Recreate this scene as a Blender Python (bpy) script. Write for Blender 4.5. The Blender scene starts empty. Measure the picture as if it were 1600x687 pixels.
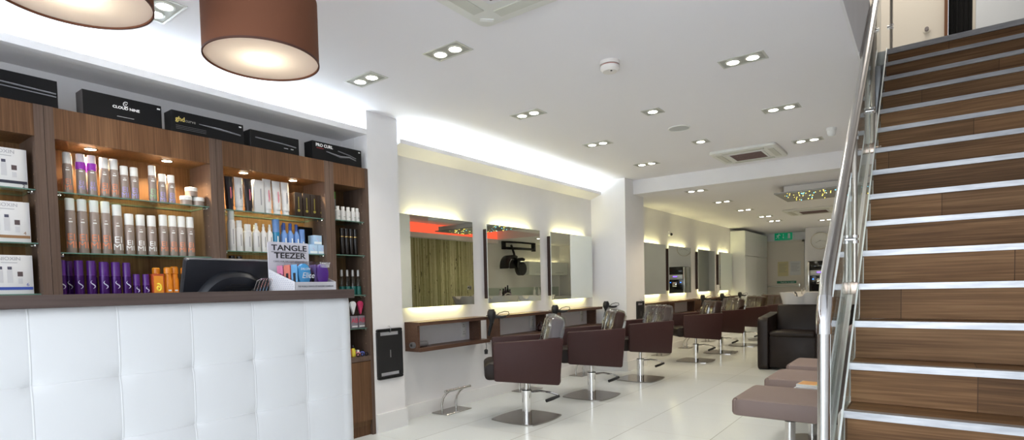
import bpy, bmesh, math, random
from mathutils import Vector, Matrix
random.seed(7)
PI = math.pi
SC = bpy.context.scene
COL = SC.collection

# ---------------------------------------------------------------- camera
CAM_Z = 1.13
F, YAW, PITCH, ROLL, PCX, PCY = 867.17, 0.642164, -0.0405347, -0.0226300, 800, 484.8
def cam_axes():
    cy, sy, cp, sp = math.cos(YAW), math.sin(YAW), math.cos(PITCH), math.sin(PITCH)
    f = Vector((-sy*cp, cy*cp, sp)); r = Vector((cy, sy, 0)); u = r.cross(f)
    r2 = r*math.cos(ROLL) + u*math.sin(ROLL); u2 = u*math.cos(ROLL) - r*math.sin(ROLL)
    return r2, u2, f
_r, _u, _f = cam_axes()
cd = bpy.data.cameras.new('camera'); cam = bpy.data.objects.new('camera', cd); COL.objects.link(cam)
m = Matrix.Identity(4)
for i in range(3):
    m[i][0] = _r[i]; m[i][1] = _u[i]; m[i][2] = -_f[i]
m[2][3] = CAM_Z
cam.matrix_world = m
cd.sensor_width = 36; cd.lens = 36*F/1600
cd.shift_y = (PCY-343.5)/1600; cd.clip_start = .05
SC.camera = cam

# ---------------------------------------------------------------- light & exposure
SC.view_settings.view_transform = 'Standard'; SC.view_settings.look = 'None'
SC.view_settings.gamma = 1; SC.view_settings.use_curve_mapping = False
SC.view_settings.exposure = 0.46
W = bpy.data.worlds.new('sky'); SC.world = W; W.use_nodes = True
W.node_tree.nodes['Background'].inputs[0].default_value = (.86, .93, 1, 1)
W.node_tree.nodes['Background'].inputs[1].default_value = 1.9
DOWN_E = 13.0        # watts per downlight lamp
COVE = 28.0         # emission of the white cove strips
MIRR = 15.0          # emission of the mirror backlights
PEND_E = 1.5
def light(kind, name, loc, energy, color=(1,1,1), parent=None, **k):
    d = bpy.data.lights.new(name, kind); d.energy = energy; d.color = color
    rot = k.pop('rot', None)
    for a, b in k.items(): setattr(d, a, b)
    o = bpy.data.objects.new(name, d); COL.objects.link(o); o.location = loc
    if rot: o.rotation_euler = rot
    if parent: o.parent = parent
    return o
# daylight through the open shop front behind the camera
light('AREA', 'daylight_shopfront', (-1.0, -2.2, 1.35), 46, (.90, .95, 1), shape='RECTANGLE', size=4.6, size_y=2.2, rot=(PI/2, 0, 0))
# unseen area light added to brighten the upper floor landing
light('AREA', 'upper_floor_fill', (-.2, 6.6, 5.2), 20, (1, .93, .84), shape='RECTANGLE', size=1.2, size_y=1.2)

# ---------------------------------------------------------------- materials
MATS = {}
def mat(name, col=(.8,.8,.8), rough=.5, metal=0, emis=None, es=0, spec=.5, coat=0, trans=0, alpha=1, sub=0):
    if name in MATS: return MATS[name]
    m = bpy.data.materials.new(name); m.use_nodes = True
    b = m.node_tree.nodes['Principled BSDF']
    b.inputs['Base Color'].default_value = (*col, 1); b.inputs['Roughness'].default_value = rough
    b.inputs['Metallic'].default_value = metal; b.inputs['Specular IOR Level'].default_value = spec
    b.inputs['Coat Weight'].default_value = coat; b.inputs['Coat Roughness'].default_value = .08
    b.inputs['Transmission Weight'].default_value = trans
    if emis:
        b.inputs['Emission Color'].default_value = (*emis, 1); b.inputs['Emission Strength'].default_value = es
    MATS[name] = m
    return m
def N(m): return m.node_tree.nodes
def L(m, a, b): m.node_tree.links.new(a, b)
def bsdf(m): return m.node_tree.nodes['Principled BSDF']
def ramp(m, fac, stops):
    r = N(m).new('ShaderNodeValToRGB'); e = r.color_ramp.elements
    while len(e) < len(stops): e.new(.5)
    for i, (p, c) in enumerate(stops): e[i].position = p; e[i].color = (*c, 1)
    L(m, fac, r.inputs[0]); return r.outputs[0]
def coords(m, scale=(1,1,1), loc=(0,0,0), rot=(0,0,0), kind='Object'):
    t = N(m).new('ShaderNodeTexCoord'); mp = N(m).new('ShaderNodeMapping')
    mp.inputs['Scale'].default_value = scale; mp.inputs['Location'].default_value = loc; mp.inputs['Rotation'].default_value = rot
    L(m, t.outputs[kind], mp.inputs[0]); return mp.outputs[0]
def noise(m, vec, scale=5, detail=4, rough=.55):
    n = N(m).new('ShaderNodeTexNoise'); n.inputs['Scale'].default_value = scale
    n.inputs['Detail'].default_value = detail; n.inputs['Roughness'].default_value = rough
    L(m, vec, n.inputs[0]); return n.outputs[0]
def math_(m, op, a, b=None):
    n = N(m).new('ShaderNodeMath'); n.operation = op
    for i, v in enumerate((a, b)):
        if v is None: continue
        if isinstance(v, (int, float)): n.inputs[i].default_value = v
        else: L(m, v, n.inputs[i])
    return n.outputs[0]
def mixc(m, fac, a, b, mode='MIX'):
    n = N(m).new('ShaderNodeMix'); n.data_type = 'RGBA'; n.blend_type = mode
    for k, v in ((0, fac), (6, a), (7, b)):
        if isinstance(v, (int, float)): n.inputs[k].default_value = v
        elif isinstance(v, tuple): n.inputs[k].default_value = (*v, 1)
        else: L(m, v, n.inputs[k])
    return n.outputs[2]
def bump(m, h, strength=.2, dist=.01):
    b = N(m).new('ShaderNodeBump'); b.inputs['Strength'].default_value = strength; b.inputs['Distance'].default_value = dist
    L(m, h, b.inputs['Height']); L(m, b.outputs[0], bsdf(m).inputs['Normal'])
def wood(name, dark, mid, lightc, axis='z', rough=.42, fine=1.0, planks=None, plankw=1.2):
    m = mat(name, mid, rough, spec=.22)
    s = {'x': (.5, 6, 6), 'y': (6, .5, 6), 'z': (6, 6, .5)}[axis]
    s2 = {'x': (2.5, 110, 110), 'y': (110, 2.5, 110), 'z': (110, 110, 2.5)}[axis]
    n1 = noise(m, coords(m, tuple(q*fine for q in s)), 1.0, 6, .6)
    n2 = noise(m, coords(m, s2), 1.0, 3, .5)
    f = math_(m, 'ADD', math_(m, 'MULTIPLY', n1, .6), math_(m, 'MULTIPLY', n2, .4))
    c = ramp(m, f, [(.32, dark), (.5, mid), (.68, lightc)])
    L(m, c, bsdf(m).inputs['Base Color'])
    bump(m, n2, .08, .002)
    return m
M_wall = mat('white_paint', (.84, .84, .83), .75, spec=.25)
n_ = noise(M_wall, coords(M_wall), 3, 3); L(M_wall, ramp(M_wall, n_, [(.3, (.82,.81,.82)), (.7, (.85,.84,.85))]), bsdf(M_wall).inputs['Base Color'])
M_ceil = mat('ceiling_paint', (.86, .845, .875), .85, spec=.2)
M_trimw = mat('gloss_white_trim', (.84, .84, .84), .35)
M_cream = mat('cream_paint', (.80, .74, .64), .8, spec=.2)
M_walnut = wood('walnut_vertical', (.050, .022, .010), (.125, .062, .030), (.21, .115, .058), 'z')
M_walnut_in = wood('walnut_inside', (.06, .029, .012), (.15, .079, .036), (.23, .130, .062), 'z')
M_stile = wood('grey_brown_stile', (.070, .045, .034), (.118, .079, .060), (.155, .108, .086), 'z')
M_ctop = wood('grey_brown_top', (.060, .041, .036), (.100, .071, .062), (.135, .10, .088), 'y')
M_shelfw = wood('worktop_brown', (.060, .030, .020), (.115, .062, .042), (.165, .095, .066), 'y')
M_stair = wood('stair_plank', (.070, .032, .012), (.205, .108, .048), (.36, .205, .100), 'x', rough=.55)
def stair_planks():
    m = M_stair; b = bsdf(m)
    col = b.inputs['Base Color'].links[0].from_socket
    t = N(m).new('ShaderNodeTexCoord'); sx = N(m).new('ShaderNodeSeparateXYZ'); L(m, t.outputs['Object'], sx.inputs[0])
    row = math_(m, 'FLOOR', math_(m, 'MULTIPLY', sx.outputs[2], 1/.185))
    sh = math_(m, 'ADD', sx.outputs[0], math_(m, 'MULTIPLY', math_(m, 'FRACT', math_(m, 'MULTIPLY', row, .618)), 1.2))
    u_ = math_(m, 'DIVIDE', sh, 1.2); fr = math_(m, 'FRACT', u_)
    pid = math_(m, 'ADD', math_(m, 'FLOOR', u_), math_(m, 'MULTIPLY', row, 3.17))
    w = N(m).new('ShaderNodeTexWhiteNoise'); w.noise_dimensions = '1D'; L(m, pid, w.inputs['W'])
    tint = math_(m, 'ADD', .78, math_(m, 'MULTIPLY', w.outputs['Value'], .44))
    cmb = N(m).new('ShaderNodeCombineXYZ')
    for i in range(3): L(m, tint, cmb.inputs[i])
    c2 = mixc(m, 1.0, col, cmb.outputs[0], 'MULTIPLY')
    line = math_(m, 'LESS_THAN', fr, .003)
    L(m, mixc(m, line, c2, (.085, .045, .022)), b.inputs['Base Color'])
stair_planks()
M_chrome = mat('chrome', (.80, .80, .80), .10, 1)
M_steel = mat('brushed_steel', (.68, .67, .65), .24, 1)
M_plate = mat('base_plate_steel', (.38, .36, .34), .2, 1)
M_alu = mat('nosing_aluminium', (.42, .43, .45), .36, .75)
na = noise(M_alu, coords(M_alu, (8, 60, 60)), 1, 3); L(M_alu, ramp(M_alu, na, [(.35, (.40,.41,.44)), (.65, (.53,.54,.56))]), bsdf(M_alu).inputs['Base Color'])
M_leather = mat('brown_leatherette', (.046, .018, .017), .5, spec=.3)
nl = noise(M_leather, coords(M_leather), 260, 2); bump(M_leather, nl, .25, .001)
M_dleather = mat('dark_brown_leatherette', (.016, .010, .008), .42, spec=.28)
nl = noise(M_dleather, coords(M_dleather), 240, 2); bump(M_dleather, nl, .25, .001)
M_beige = mat('taupe_leatherette', (.235, .172, .152), .55, spec=.35)
nl = noise(M_beige, coords(M_beige), 300, 2); bump(M_beige, nl, .3, .001)
M_tuft = mat('white_tufted_leatherette', (.80, .81, .82), .5, spec=.4)
nl = noise(M_tuft, coords(M_tuft), 320, 2); bump(M_tuft, nl, .08, .0006)
M_black = mat('matt_black_plastic', (.012, .012, .013), .45)
M_blackbox = mat('black_card', (.007, .007, .008), .4, spec=.18)
M_blackgl = mat('gloss_black_plastic', (.008, .008, .008), .12)
M_screen = mat('monitor_shell', (.010, .012, .018), .38)
M_white = mat('white_plastic', (.82, .82, .80), .35)
M_cer = mat('white_ceramic', (.84, .82, .80), .12, coat=.4)
M_brown = mat('mirror_backing_brown', (.045, .022, .016), .5)
M_mirror = mat('mirror_silver', (.86, .90, .84), .0, 1)
M_shade = mat('brown_fabric_shade', (.175, .070, .038), .8, spec=.2)
nl = noise(M_shade, coords(M_shade, (1, 1, 1)), 400, 1); bump(M_shade, nl, .3, .001)
def emit(name, col, s):
    return mat(name, (.0, .0, .0), .5, emis=col, es=s, spec=0)
M_lamp = emit('lamp_glow', (1, .95, .80), 26)
M_cablamp = emit('cabinet_lamp_glow', (1, .78, .50), 22)
M_cove = emit('cool_white_led', (.80, .92, 1), COVE)
M_red = emit('red_cove_glow', (1, .115, .055), .95)
M_mled = emit('warm_mirror_led', (1, .90, .42), MIRR)
M_diff = mat('lamp_diffuser', (.82, .78, .74), .6)
def fix_diff():
    m = M_diff; nt = m.node_tree; b = bsdf(m)
    tr = nt.nodes.new('ShaderNodeBsdfTranslucent'); tr.inputs[0].default_value = (.93, .92, .90, 1)
    mx = nt.nodes.new('ShaderNodeMixShader'); mx.inputs[0].default_value = .55
    L(m, b.outputs[0], mx.inputs[1]); L(m, tr.outputs[0], mx.inputs[2]); L(m, mx.outputs[0], nt.nodes['Material Output'].inputs[0])
fix_diff()
def thin_glass(name, tint, f0=.045, rough=0.0):
    m = bpy.data.materials.new(name); m.use_nodes = True; nt = m.node_tree
    nt.nodes.remove(nt.nodes['Principled BSDF'])
    t = nt.nodes.new('ShaderNodeBsdfTransparent'); t.inputs[0].default_value = (*tint, 1)
    g = nt.nodes.new('ShaderNodeBsdfGlossy'); g.inputs['Roughness'].default_value = rough
    ge = nt.nodes.new('ShaderNodeNewGeometry'); d = nt.nodes.new('ShaderNodeVectorMath'); d.operation = 'DOT_PRODUCT'
    L(m, ge.outputs['Normal'], d.inputs[0]); L(m, ge.outputs['Incoming'], d.inputs[1])
    c = math_(m, 'SUBTRACT', 1.0, math_(m, 'ABSOLUTE', d.outputs['Value']))
    fr = math_(m, 'ADD', f0, math_(m, 'MULTIPLY', 1-f0, math_(m, 'POWER', c, 5.0)))
    mx = nt.nodes.new('ShaderNodeMixShader')
    L(m, fr, mx.inputs[0]); L(m, t.outputs[0], mx.inputs[1]); L(m, g.outputs[0], mx.inputs[2])
    L(m, mx.outputs[0], nt.nodes['Material Output'].inputs[0])
    MATS[name] = m; return m
M_glass = thin_glass('balustrade_glass', (.96, .985, .97))
M_shglass = thin_glass('shelf_glass', (.80, .90, .86))
M_film = thin_glass('clear_plastic_film', (.88, .88, .84), .13, .05)
M_pack = thin_glass('clear_pack', (.96, .96, .97), .03, .05)
M_gedge = mat('green_glass_edge', (.11, .21, .17), .15)
M_gedgew = mat('pale_glass_edge', (.86, .92, .90), .45)
# floor tiles
M_floor = mat('white_floor_tile', (.80, .82, .79), .16, spec=.5)
def tiles():
    m = M_floor
    t = N(m).new('ShaderNodeTexCoord'); s = N(m).new('ShaderNodeSeparateXYZ'); L(m, t.outputs['Object'], s.inputs[0])
    T = .6135
    ux = math_(m, 'DIVIDE', math_(m, 'ADD', s.outputs[0], 3.089+T*20), T)
    uy = math_(m, 'DIVIDE', math_(m, 'ADD', s.outputs[1], -4.045+T*20), T)
    fx = math_(m, 'FRACT', ux); fy = math_(m, 'FRACT', uy)
    lx = math_(m, 'LESS_THAN', math_(m, 'ABSOLUTE', math_(m, 'SUBTRACT', fx, .5)), .4955)
    ly = math_(m, 'LESS_THAN', math_(m, 'ABSOLUTE', math_(m, 'SUBTRACT', fy, .5)), .4950)
    cid = N(m).new('ShaderNodeCombineXYZ'); L(m, math_(m, 'FLOOR', ux), cid.inputs[0]); L(m, math_(m, 'FLOOR', uy), cid.inputs[1])
    w = N(m).new('ShaderNodeTexWhiteNoise'); w.noise_dimensions = '2D'; L(m, cid.outputs[0], w.inputs['Vector'])
    base = ramp(m, w.outputs['Value'], [(0, (.68, .72, .715)), (1, (.74, .78, .775))])
    sp = noise(m, coords(m), 150, 2); base = mixc(m, .12, base, ramp(m, sp, [(.35, (.5, .5, .48)), (.6, (.85, .86, .83))]))
    c = mixc(m, ly, (.42, .42, .40), base); c = mixc(m, lx, (.22, .22, .20), c)
    L(m, c, bsdf(m).inputs['Base Color'])
    both = math_(m, 'MULTIPLY', lx, ly)
    L(m, math_(m, 'SUBTRACT', .55, math_(m, 'MULTIPLY', both, .40)), bsdf(m).inputs['Roughness'])
tiles()
M_bamboo = mat('bamboo_stems', (.45, .40, .20), .5)
def bamboo():
    m = M_bamboo
    n1 = noise(m, coords(m, (30, 38, .25)), 1, 1)
    c = ramp(m, n1, [(.30, (.30, .29, .13)), (.5, (.50, .47, .26)), (.66, (.78, .76, .50))])
    n2 = noise(m, coords(m, (26, 26, 5)), 1, 3)
    L(m, mixc(m, math_(m, 'GREATER_THAN', n2, .66), c, (.06, .045, .02)), bsdf(m).inputs['Base Color'])
bamboo()

# ---------------------------------------------------------------- mesh helpers
class MB:
    def __init__(s): s.bm = bmesh.new(); s.mi = 0
    def _tag(s, f0):
        s.bm.faces.ensure_lookup_table()
        for f in s.bm.faces[f0:]: f.material_index = s.mi
    def m(s, i): s.mi = i; return s
    def box(s, x0, x1, y0, y1, z0, z1, bev=0, seg=2, rot=None, mat4=None):
        n = len(s.bm.faces)
        g = bmesh.ops.create_cube(s.bm, size=1)
        vs = g['verts']
        for v in vs:
            v.co = Vector(((x0+x1)/2 + v.co.x*(x1-x0), (y0+y1)/2 + v.co.y*(y1-y0), (z0+z1)/2 + v.co.z*(z1-z0)))
        if bev > 0:
            es = list({e for v in vs for e in v.link_edges})
            r = bmesh.ops.bevel(s.bm, geom=es, offset=bev, segments=seg, affect='EDGES', profile=.5)
            vs = list({v for f in r['faces'] for v in f.verts} | {v for v in vs if v.is_valid})
        if mat4 is not None:
            for v in vs: v.co = mat4 @ v.co
        s._tag(n); return s
    def prism(s, pts, axis, a, b, bev=0, mat4=None):
        # pts: 2D outline in the plane of the other two axes (cyclic order x,y,z)
        n = len(s.bm.faces)
        def P(p, t):
            if axis == 'x': return Vector((t, p[0], p[1]))
            if axis == 'y': return Vector((p[0], t, p[1]))
            return Vector((p[0], p[1], t))
        A = [s.bm.verts.new(P(p, a)) for p in pts]; B = [s.bm.verts.new(P(p, b)) for p in pts]
        k = len(pts); fs = [s.bm.faces.new(A[::-1]), s.bm.faces.new(B)]
        for i in range(k): fs.append(s.bm.faces.new((A[i], A[(i+1) % k], B[(i+1) % k], B[i])))
        vs = A+B
        bmesh.ops.recalc_face_normals(s.bm, faces=fs)
        if bev > 0:
            es = list({e for v in vs for e in v.link_edges})
            r = bmesh.ops.bevel(s.bm, geom=es, offset=bev, segments=2, affect='EDGES', profile=.5)
            vs = list({v for f in r['faces'] for v in f.verts} | {v for v in vs if v.is_valid})
        if mat4 is not None:
            for v in vs: v.co = mat4 @ v.co
        s._tag(n); return s
    def lathe(s, prof, c=(0,0,0), seg=20, axis='z', cap=True, sx=1, sy=1):
        n = len(s.bm.faces); rings = []
        for r, h in prof:
            ring = []
            for i in range(seg):
                a = 2*PI*i/seg; x, y = r*math.cos(a)*sx, r*math.sin(a)*sy
                p = {'z': (x, y, h), 'x': (h, x, y), 'y': (y, h, x)}[axis]
                ring.append(s.bm.verts.new(Vector(p)+Vector(c)))
            rings.append(ring)
        for a, b in zip(rings, rings[1:]):
            for i in range(seg): s.bm.faces.new((a[i], a[(i+1) % seg], b[(i+1) % seg], b[i]))
        if cap:
            s.bm.faces.new(rings[0][::-1]); s.bm.faces.new(rings[-1])
        s._tag(n); return s
    def cyl(s, r, z0, z1, c=(0,0), seg=20, axis='z', bev=0):
        if axis == 'z': cc = (c[0], c[1], 0)
        elif axis == 'x': cc = (0, c[0], c[1])
        else: cc = (c[0], 0, c[1])
        prof = [(r, z0), (r, z1)] if not bev else [(r-bev, z0), (r, z0+bev), (r, z1-bev), (r-bev, z1)]
        return s.lathe(prof, cc, seg, axis)
    def tube(s, pts, r, seg=10, cap=True):
        n = len(s.bm.faces); pts = [Vector(p) for p in pts]; rs = r if isinstance(r, (list, tuple)) else [r]*len(pts)
        up = None; rings = []
        for i, p in enumerate(pts):
            if i == 0: t = pts[1]-p
            elif i == len(pts)-1: t = p-pts[i-1]
            else: t = (pts[i+1]-p).normalized() + (p-pts[i-1]).normalized()
            t.normalize()
            if up is None:
                up = Vector((0,0,1)) if abs(t.z) < .9 else Vector((1,0,0))
            a = t.cross(up)
            if a.length < 1e-4: a = t.cross(Vector((.3,1,.2)))
            a.normalize(); b = a.cross(t).normalized(); up = b
            rings.append([s.bm.verts.new(p + a*rs[i]*math.cos(2*PI*k/seg) + b*rs[i]*math.sin(2*PI*k/seg)) for k in range(seg)])
        for a, b in zip(rings, rings[1:]):
            for k in range(seg): s.bm.faces.new((a[k], a[(k+1) % seg], b[(k+1) % seg], b[k]))
        if cap: s.bm.faces.new(rings[0][::-1]); s.bm.faces.new(rings[-1])
        s._tag(n); return s
    def sphere(s, r, c, seg=16, sc=(1,1,1)):
        n = len(s.bm.faces)
        g = bmesh.ops.create_uvsphere(s.bm, u_segments=seg, v_segments=max(6, seg//2), radius=r)
        for v in g['verts']: v.co = Vector((v.co.x*sc[0], v.co.y*sc[1], v.co.z*sc[2])) + Vector(c)
        s._tag(n); return s
    def quad(s, *p):
        n = len(s.bm.faces); s.bm.faces.new([s.bm.verts.new(Vector(q)) for q in p]); s._tag(n); return s
    def build(s, name, mats, parent=None, loc=None, rz=0, smooth=True):
        if not isinstance(mats, (list, tuple)): mats = [mats]
        bmesh.ops.recalc_face_normals(s.bm, faces=s.bm.faces[:])
        me = bpy.data.meshes.new(name); s.bm.to_mesh(me); s.bm.free()
        for m_ in mats: me.materials.append(m_)
        if smooth:
            for p in me.polygons: p.use_smooth = True
            me.set_sharp_from_angle(angle=math.radians(32))
        o = bpy.data.objects.new(name, me); COL.objects.link(o)
        if parent: o.parent = parent
        if loc: o.location = loc
        o.rotation_euler[2] = rz
        return o
def arc(cx, cy, r, a0, a1, n=6):
    return [(cx+r*math.cos(math.radians(a0+(a1-a0)*i/n)), cy+r*math.sin(math.radians(a0+(a1-a0)*i/n))) for i in range(n+1)]
def rrect(x0, x1, y0, y1, r, n=5):
    return arc(x1-r, y0+r, r, -90, 0, n)+arc(x1-r, y1-r, r, 0, 90, n)+arc(x0+r, y1-r, r, 90, 180, n)+arc(x0+r, y0+r, r, 180, 270, n)
def tag(o, label=None, cat=None, group=None, kind=None):
    if label: o['label'] = label
    if cat: o['category'] = cat
    if group: o['group'] = group
    if kind: o['kind'] = kind
    return o
def empty(name, loc, rz=0):
    o = bpy.data.objects.new(name, None); COL.objects.link(o); o.location = loc; o.rotation_euler[2] = rz
    o.empty_display_size = .05
    return o
def struct(o): o['kind'] = 'structure'; return o
def copy_tree(o, parent=None):
    c = o.copy(); COL.objects.link(c)
    if parent: c.parent = parent
    for ch in o.children: copy_tree(ch, c)
    return c
_tcache = {}
def text(s, size, mt, parent, loc, rot, name='lettering', squash=1.0, bold=0.0, align='CENTER', shear=0, label=None):
    key = (s, size, squash, bold, align, shear, mt.name)
    if key not in _tcache:
        cu = bpy.data.curves.new('t', 'FONT'); cu.body = s; cu.size = size; cu.align_x = align; cu.align_y = 'CENTER'
        cu.extrude = .0004; cu.offset = bold; cu.shear = shear; cu.resolution_u = 3
        o = bpy.data.objects.new('t', cu); COL.objects.link(o)
        dg = bpy.context.evaluated_depsgraph_get(); dg.update()
        me = bpy.data.meshes.new_from_object(o.evaluated_get(dg)); bpy.data.objects.remove(o)
        me.transform(Matrix.Diagonal((squash, 1, 1, 1))); me.materials.clear(); me.materials.append(mt)
        _tcache[key] = me
    o = bpy.data.objects.new(name, _tcache[key]); COL.objects.link(o)
    o.parent = parent; o.location = loc; o.rotation_euler = rot
    if label: o['label'] = label
    return o
def text_round(s, size, mt, parent, R_, z, squash):
    key = ('round', s, size, round(R_, 5), squash, mt.name)
    if key not in _tcache:
        t = text(s, size, mt, parent, (0, 0, 0), (0, 0, 0), squash=squash)
        me = t.data.copy(); bpy.data.objects.remove(t)
        b_ = bmesh.new(); b_.from_mesh(me)
        for it in range(3):
            bmesh.ops.subdivide_edges(b_, edges=[e for e in b_.edges if e.calc_length() > R_*.22], cuts=1)
            bmesh.ops.triangulate(b_, faces=[f for f in b_.faces if len(f.verts) > 4])
        for v in b_.verts:
            a_ = v.co.x/R_; rr_ = R_+v.co.z+.0004
            v.co = Vector((rr_*math.cos(a_), rr_*math.sin(a_), v.co.y))
        b_.to_mesh(me); b_.free(); _tcache[key] = me
    o = bpy.data.objects.new('lettering', _tcache[key]); COL.objects.link(o); o.parent = parent; o.location = (0, 0, z)
    return o
FX = (PI/2, 0, PI/2)      # lettering that faces +X
FY = (PI/2, 0, 0)         # lettering that faces -Y
ORD = ['first','second','third','fourth','fifth','sixth','seventh','eighth','ninth','tenth','eleventh','twelfth']

# ---------------------------------------------------------------- the room
WX = -3.64      # mirror wall
CZ = 2.53       # ceiling
CZ2 = 2.345     # lower ceiling beyond the beam
RX = 1.65
struct(MB().box(-3.9, 1.8, -2.1, 15.4, -.1, 0).build('floor', M_floor))
# left wall: deep behind the cabinets, pier, mirror wall, column, rear wall
struct(MB().box(-3.95, -3.80, -2.1, 2.83, 0, 2.7).build('wall_left', M_wall))
struct(MB().box(-3.95, WX, 2.83, 6.70, 0, 2.8).build('wall_left_mirrors', M_wall))
b = MB().box(-3.9, -3.49, 2.835, 3.145, 0, CZ+.05)
struct(b.build('wall_left_pier', M_wall))
struct(MB().prism([(-3.9, 6.68), (-3.16, 6.74), (-3.16, 7.33), (-3.9, 7.33)], 'z', 0, CZ+.05).build('wall_left_column', M_wall))
struct(MB().box(-3.95, -3.53, 7.33, 15.3, 0, 2.6).build('wall_left_rear', M_wall))
# cove shelves (open troughs) with their lips
struct(MB().prism([(-3.80, 2.345), (-3.49, 2.345), (-3.49, 2.385), (-3.507, 2.385), (-3.507, 2.36), (-3.80, 2.36)], 'y', -2.0, 2.834).build('trim_1', M_wall))
b = MB().prism([(WX-.02, 2.281), (-3.48, 2.343), (-3.48, 2.378), (-3.497, 2.378), (-3.497, 2.358), (WX-.02, 2.30)], 'y', 3.17, 6.69)
struct(b.build('trim_2', M_wall))
# ceiling: main slab with the stairwell left open, raised slot above the mirror-wall cove
b = MB()
b.box(-3.8, -.36, -2.1, 3.17, CZ, CZ+.12)
b.box(-3.50, -.36, 3.17, 7.05, CZ, CZ+.12)
b.box(-.36, 1.8, 6.55, 7.05, CZ, CZ+.12)
b.box(-.36, 1.8, -2.1, 1.2, CZ, CZ+.12)
b.box(-3.95, -3.40, 3.17, 6.75, 2.74, 2.8)
b.box(-3.50, -3.46, 3.17, 6.75, CZ+.12, 2.74)
struct(b.build('ceiling', M_ceil))
struct(MB().box(-3.60, -.12, 7.0, 7.20, CZ2, CZ+.12).build('ceiling_beam', M_wall))
b = MB().box(-3.7, -.1, 7.20, 15.4, CZ2, CZ2+.1).box(-.1, 1.8, 11.0, 15.4, CZ2, CZ2+.1)
b.box(-.2, 1.8, 7.05, 11.1, 2.56, 2.66).box(-.12, -.1, 7.2, 11.0, CZ2+.1, 2.56).box(-.1, 1.8, 11.0, 11.02, CZ2+.1, 2.56)
struct(b.build('ceiling_rear', M_ceil))
# stairwell fascias above the ceiling and the walls of the upper floor
b = MB().box(-.36, -.345, 1.2, 6.55, CZ, 3.15).box(-.36, 1.8, 1.18, 1.2, CZ, 5.4).box(-.38, -.36, -.5, 1.2, CZ+.12, 5.4)
struct(b.build('wall_stairwell', M_wall))
struct(MB().box(-1.9, -1.86, .5, 8.8, 3.15, 5.4).build('wall_upper_left', M_wall))
struct(MB().box(-1.9, -.36, 1.2, 8.8, 3.03, 3.147).box(-.36, 1.8, 6.0, 8.8, 3.03, 3.147).build('floor_upper', M_floor))
struct(MB().box(-1.9, .15, 7.5, 7.6, 3.14, 5.4).box(.36, 1.8, 7.5, 7.6, 3.14, 5.4).box(.15, .36, 7.5, 7.6, 5.3, 5.4).build('wall_upper_back', M_cream))
struct(MB().box(-1.9, 1.8, .5, 8.8, 5.4, 5.5).build('ceiling_upper', M_ceil))
struct(MB().box(-1.9, -.36, 1.10, 1.2, 3.15, 5.4).build('wall_upper_front', M_wall))
# right wall, front wall around the shop window, back walls
struct(MB().box(RX, RX+.12, -2.1, 15.4, 0, 5.4).build('wall_right', M_wall))
b = MB().box(-3.9, -3.4, -2.1, -2.0, 0, 2.6).box(1.35, 1.8, -2.1, -2.0, 0, 2.6).box(-3.4, 1.35, -2.1, -2.0, 2.45, 2.6).box(-3.4, 1.35, -2.1, -2.0, 0, .12)
struct(b.build('wall_front', M_wall))
struct(MB().box(-2.23, 1.8, 14.2, 14.3, 0, 2.6).box(-2.23, -2.2, 14.3, 15.2, 0, 2.6).build('wall_back', M_wall))
struct(MB().box(-3.7, -3.36, 15.2, 15.3, 0, 2.6).box(-2.42, -2.2, 15.2, 15.3, 0, 2.6).box(-3.36, -2.42, 15.2, 15.3, 2.13, 2.6).build('wall_back_door', M_wall))
# wall below the stair flight and landing
b = MB().prism([(2.85, 0), (6.44, 0), (6.44, 3.03), (6.20, 3.0), (6.0, 2.60), (2.9, .05)], 'x', -.262, -.20)
struct(b.build('wall_understairs', M_wall))
struct(MB().box(-.26, 1.65, 6.38, 6.44, 0, 3.03).build('wall_understairs_end', M_wall))
# baseboards
struct(MB().box(-3.49, -3.474, 2.84, 3.161, 0, .15).box(-3.626, -3.49, 3.145, 3.161, 0, .15).build('baseboard_pier', M_trimw))
struct(MB().box(WX, WX+.012, 3.19, 6.68, 0, .12).build('baseboard_left', M_trimw))
struct(MB().prism([(-3.63, 6.665), (-3.145, 6.723), (-3.145, 7.345), (-3.16, 7.345), (-3.16, 6.74), (-3.63, 6.69)], 'z', 0, .13).build('baseboard_column', M_trimw))
struct(MB().box(-3.53, -3.518, 7.35, 12.85, 0, .12).build('baseboard_left_rear', M_trimw))

# LED strips of the coves
def strip(name, mt, label, x0, x1, y0, y1, z0, z1, group=None):
    o = MB().box(x0, x1, y0, y1, z0, z1).build(name, mt, smooth=False)
    return tag(o, label, 'led strip', group)
strip('led_strip', M_cove, 'cool white LED strip hidden in the ceiling cove above the product cabinets', -3.66, -3.62, -1.9, 2.75, 2.361, 2.375)
strip('led_strip', M_cove, 'cool white LED strip hidden in the ceiling cove above the first three mirrors', -3.60, -3.575, 3.2, 6.6, 2.330, 2.343)
# red cove on the far right; glowing panel stands in for its lit wall
struct(MB().box(1.45, 1.65, 7.1, 11.0, 2.25, 2.35).build('trim_3', M_wall))
strip('cove_glow_panel', M_red, 'long red glowing panel standing in for the lit cove above the bamboo wall', 1.46, 1.48, 7.2, 10.98, 2.352, 2.556)

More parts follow.
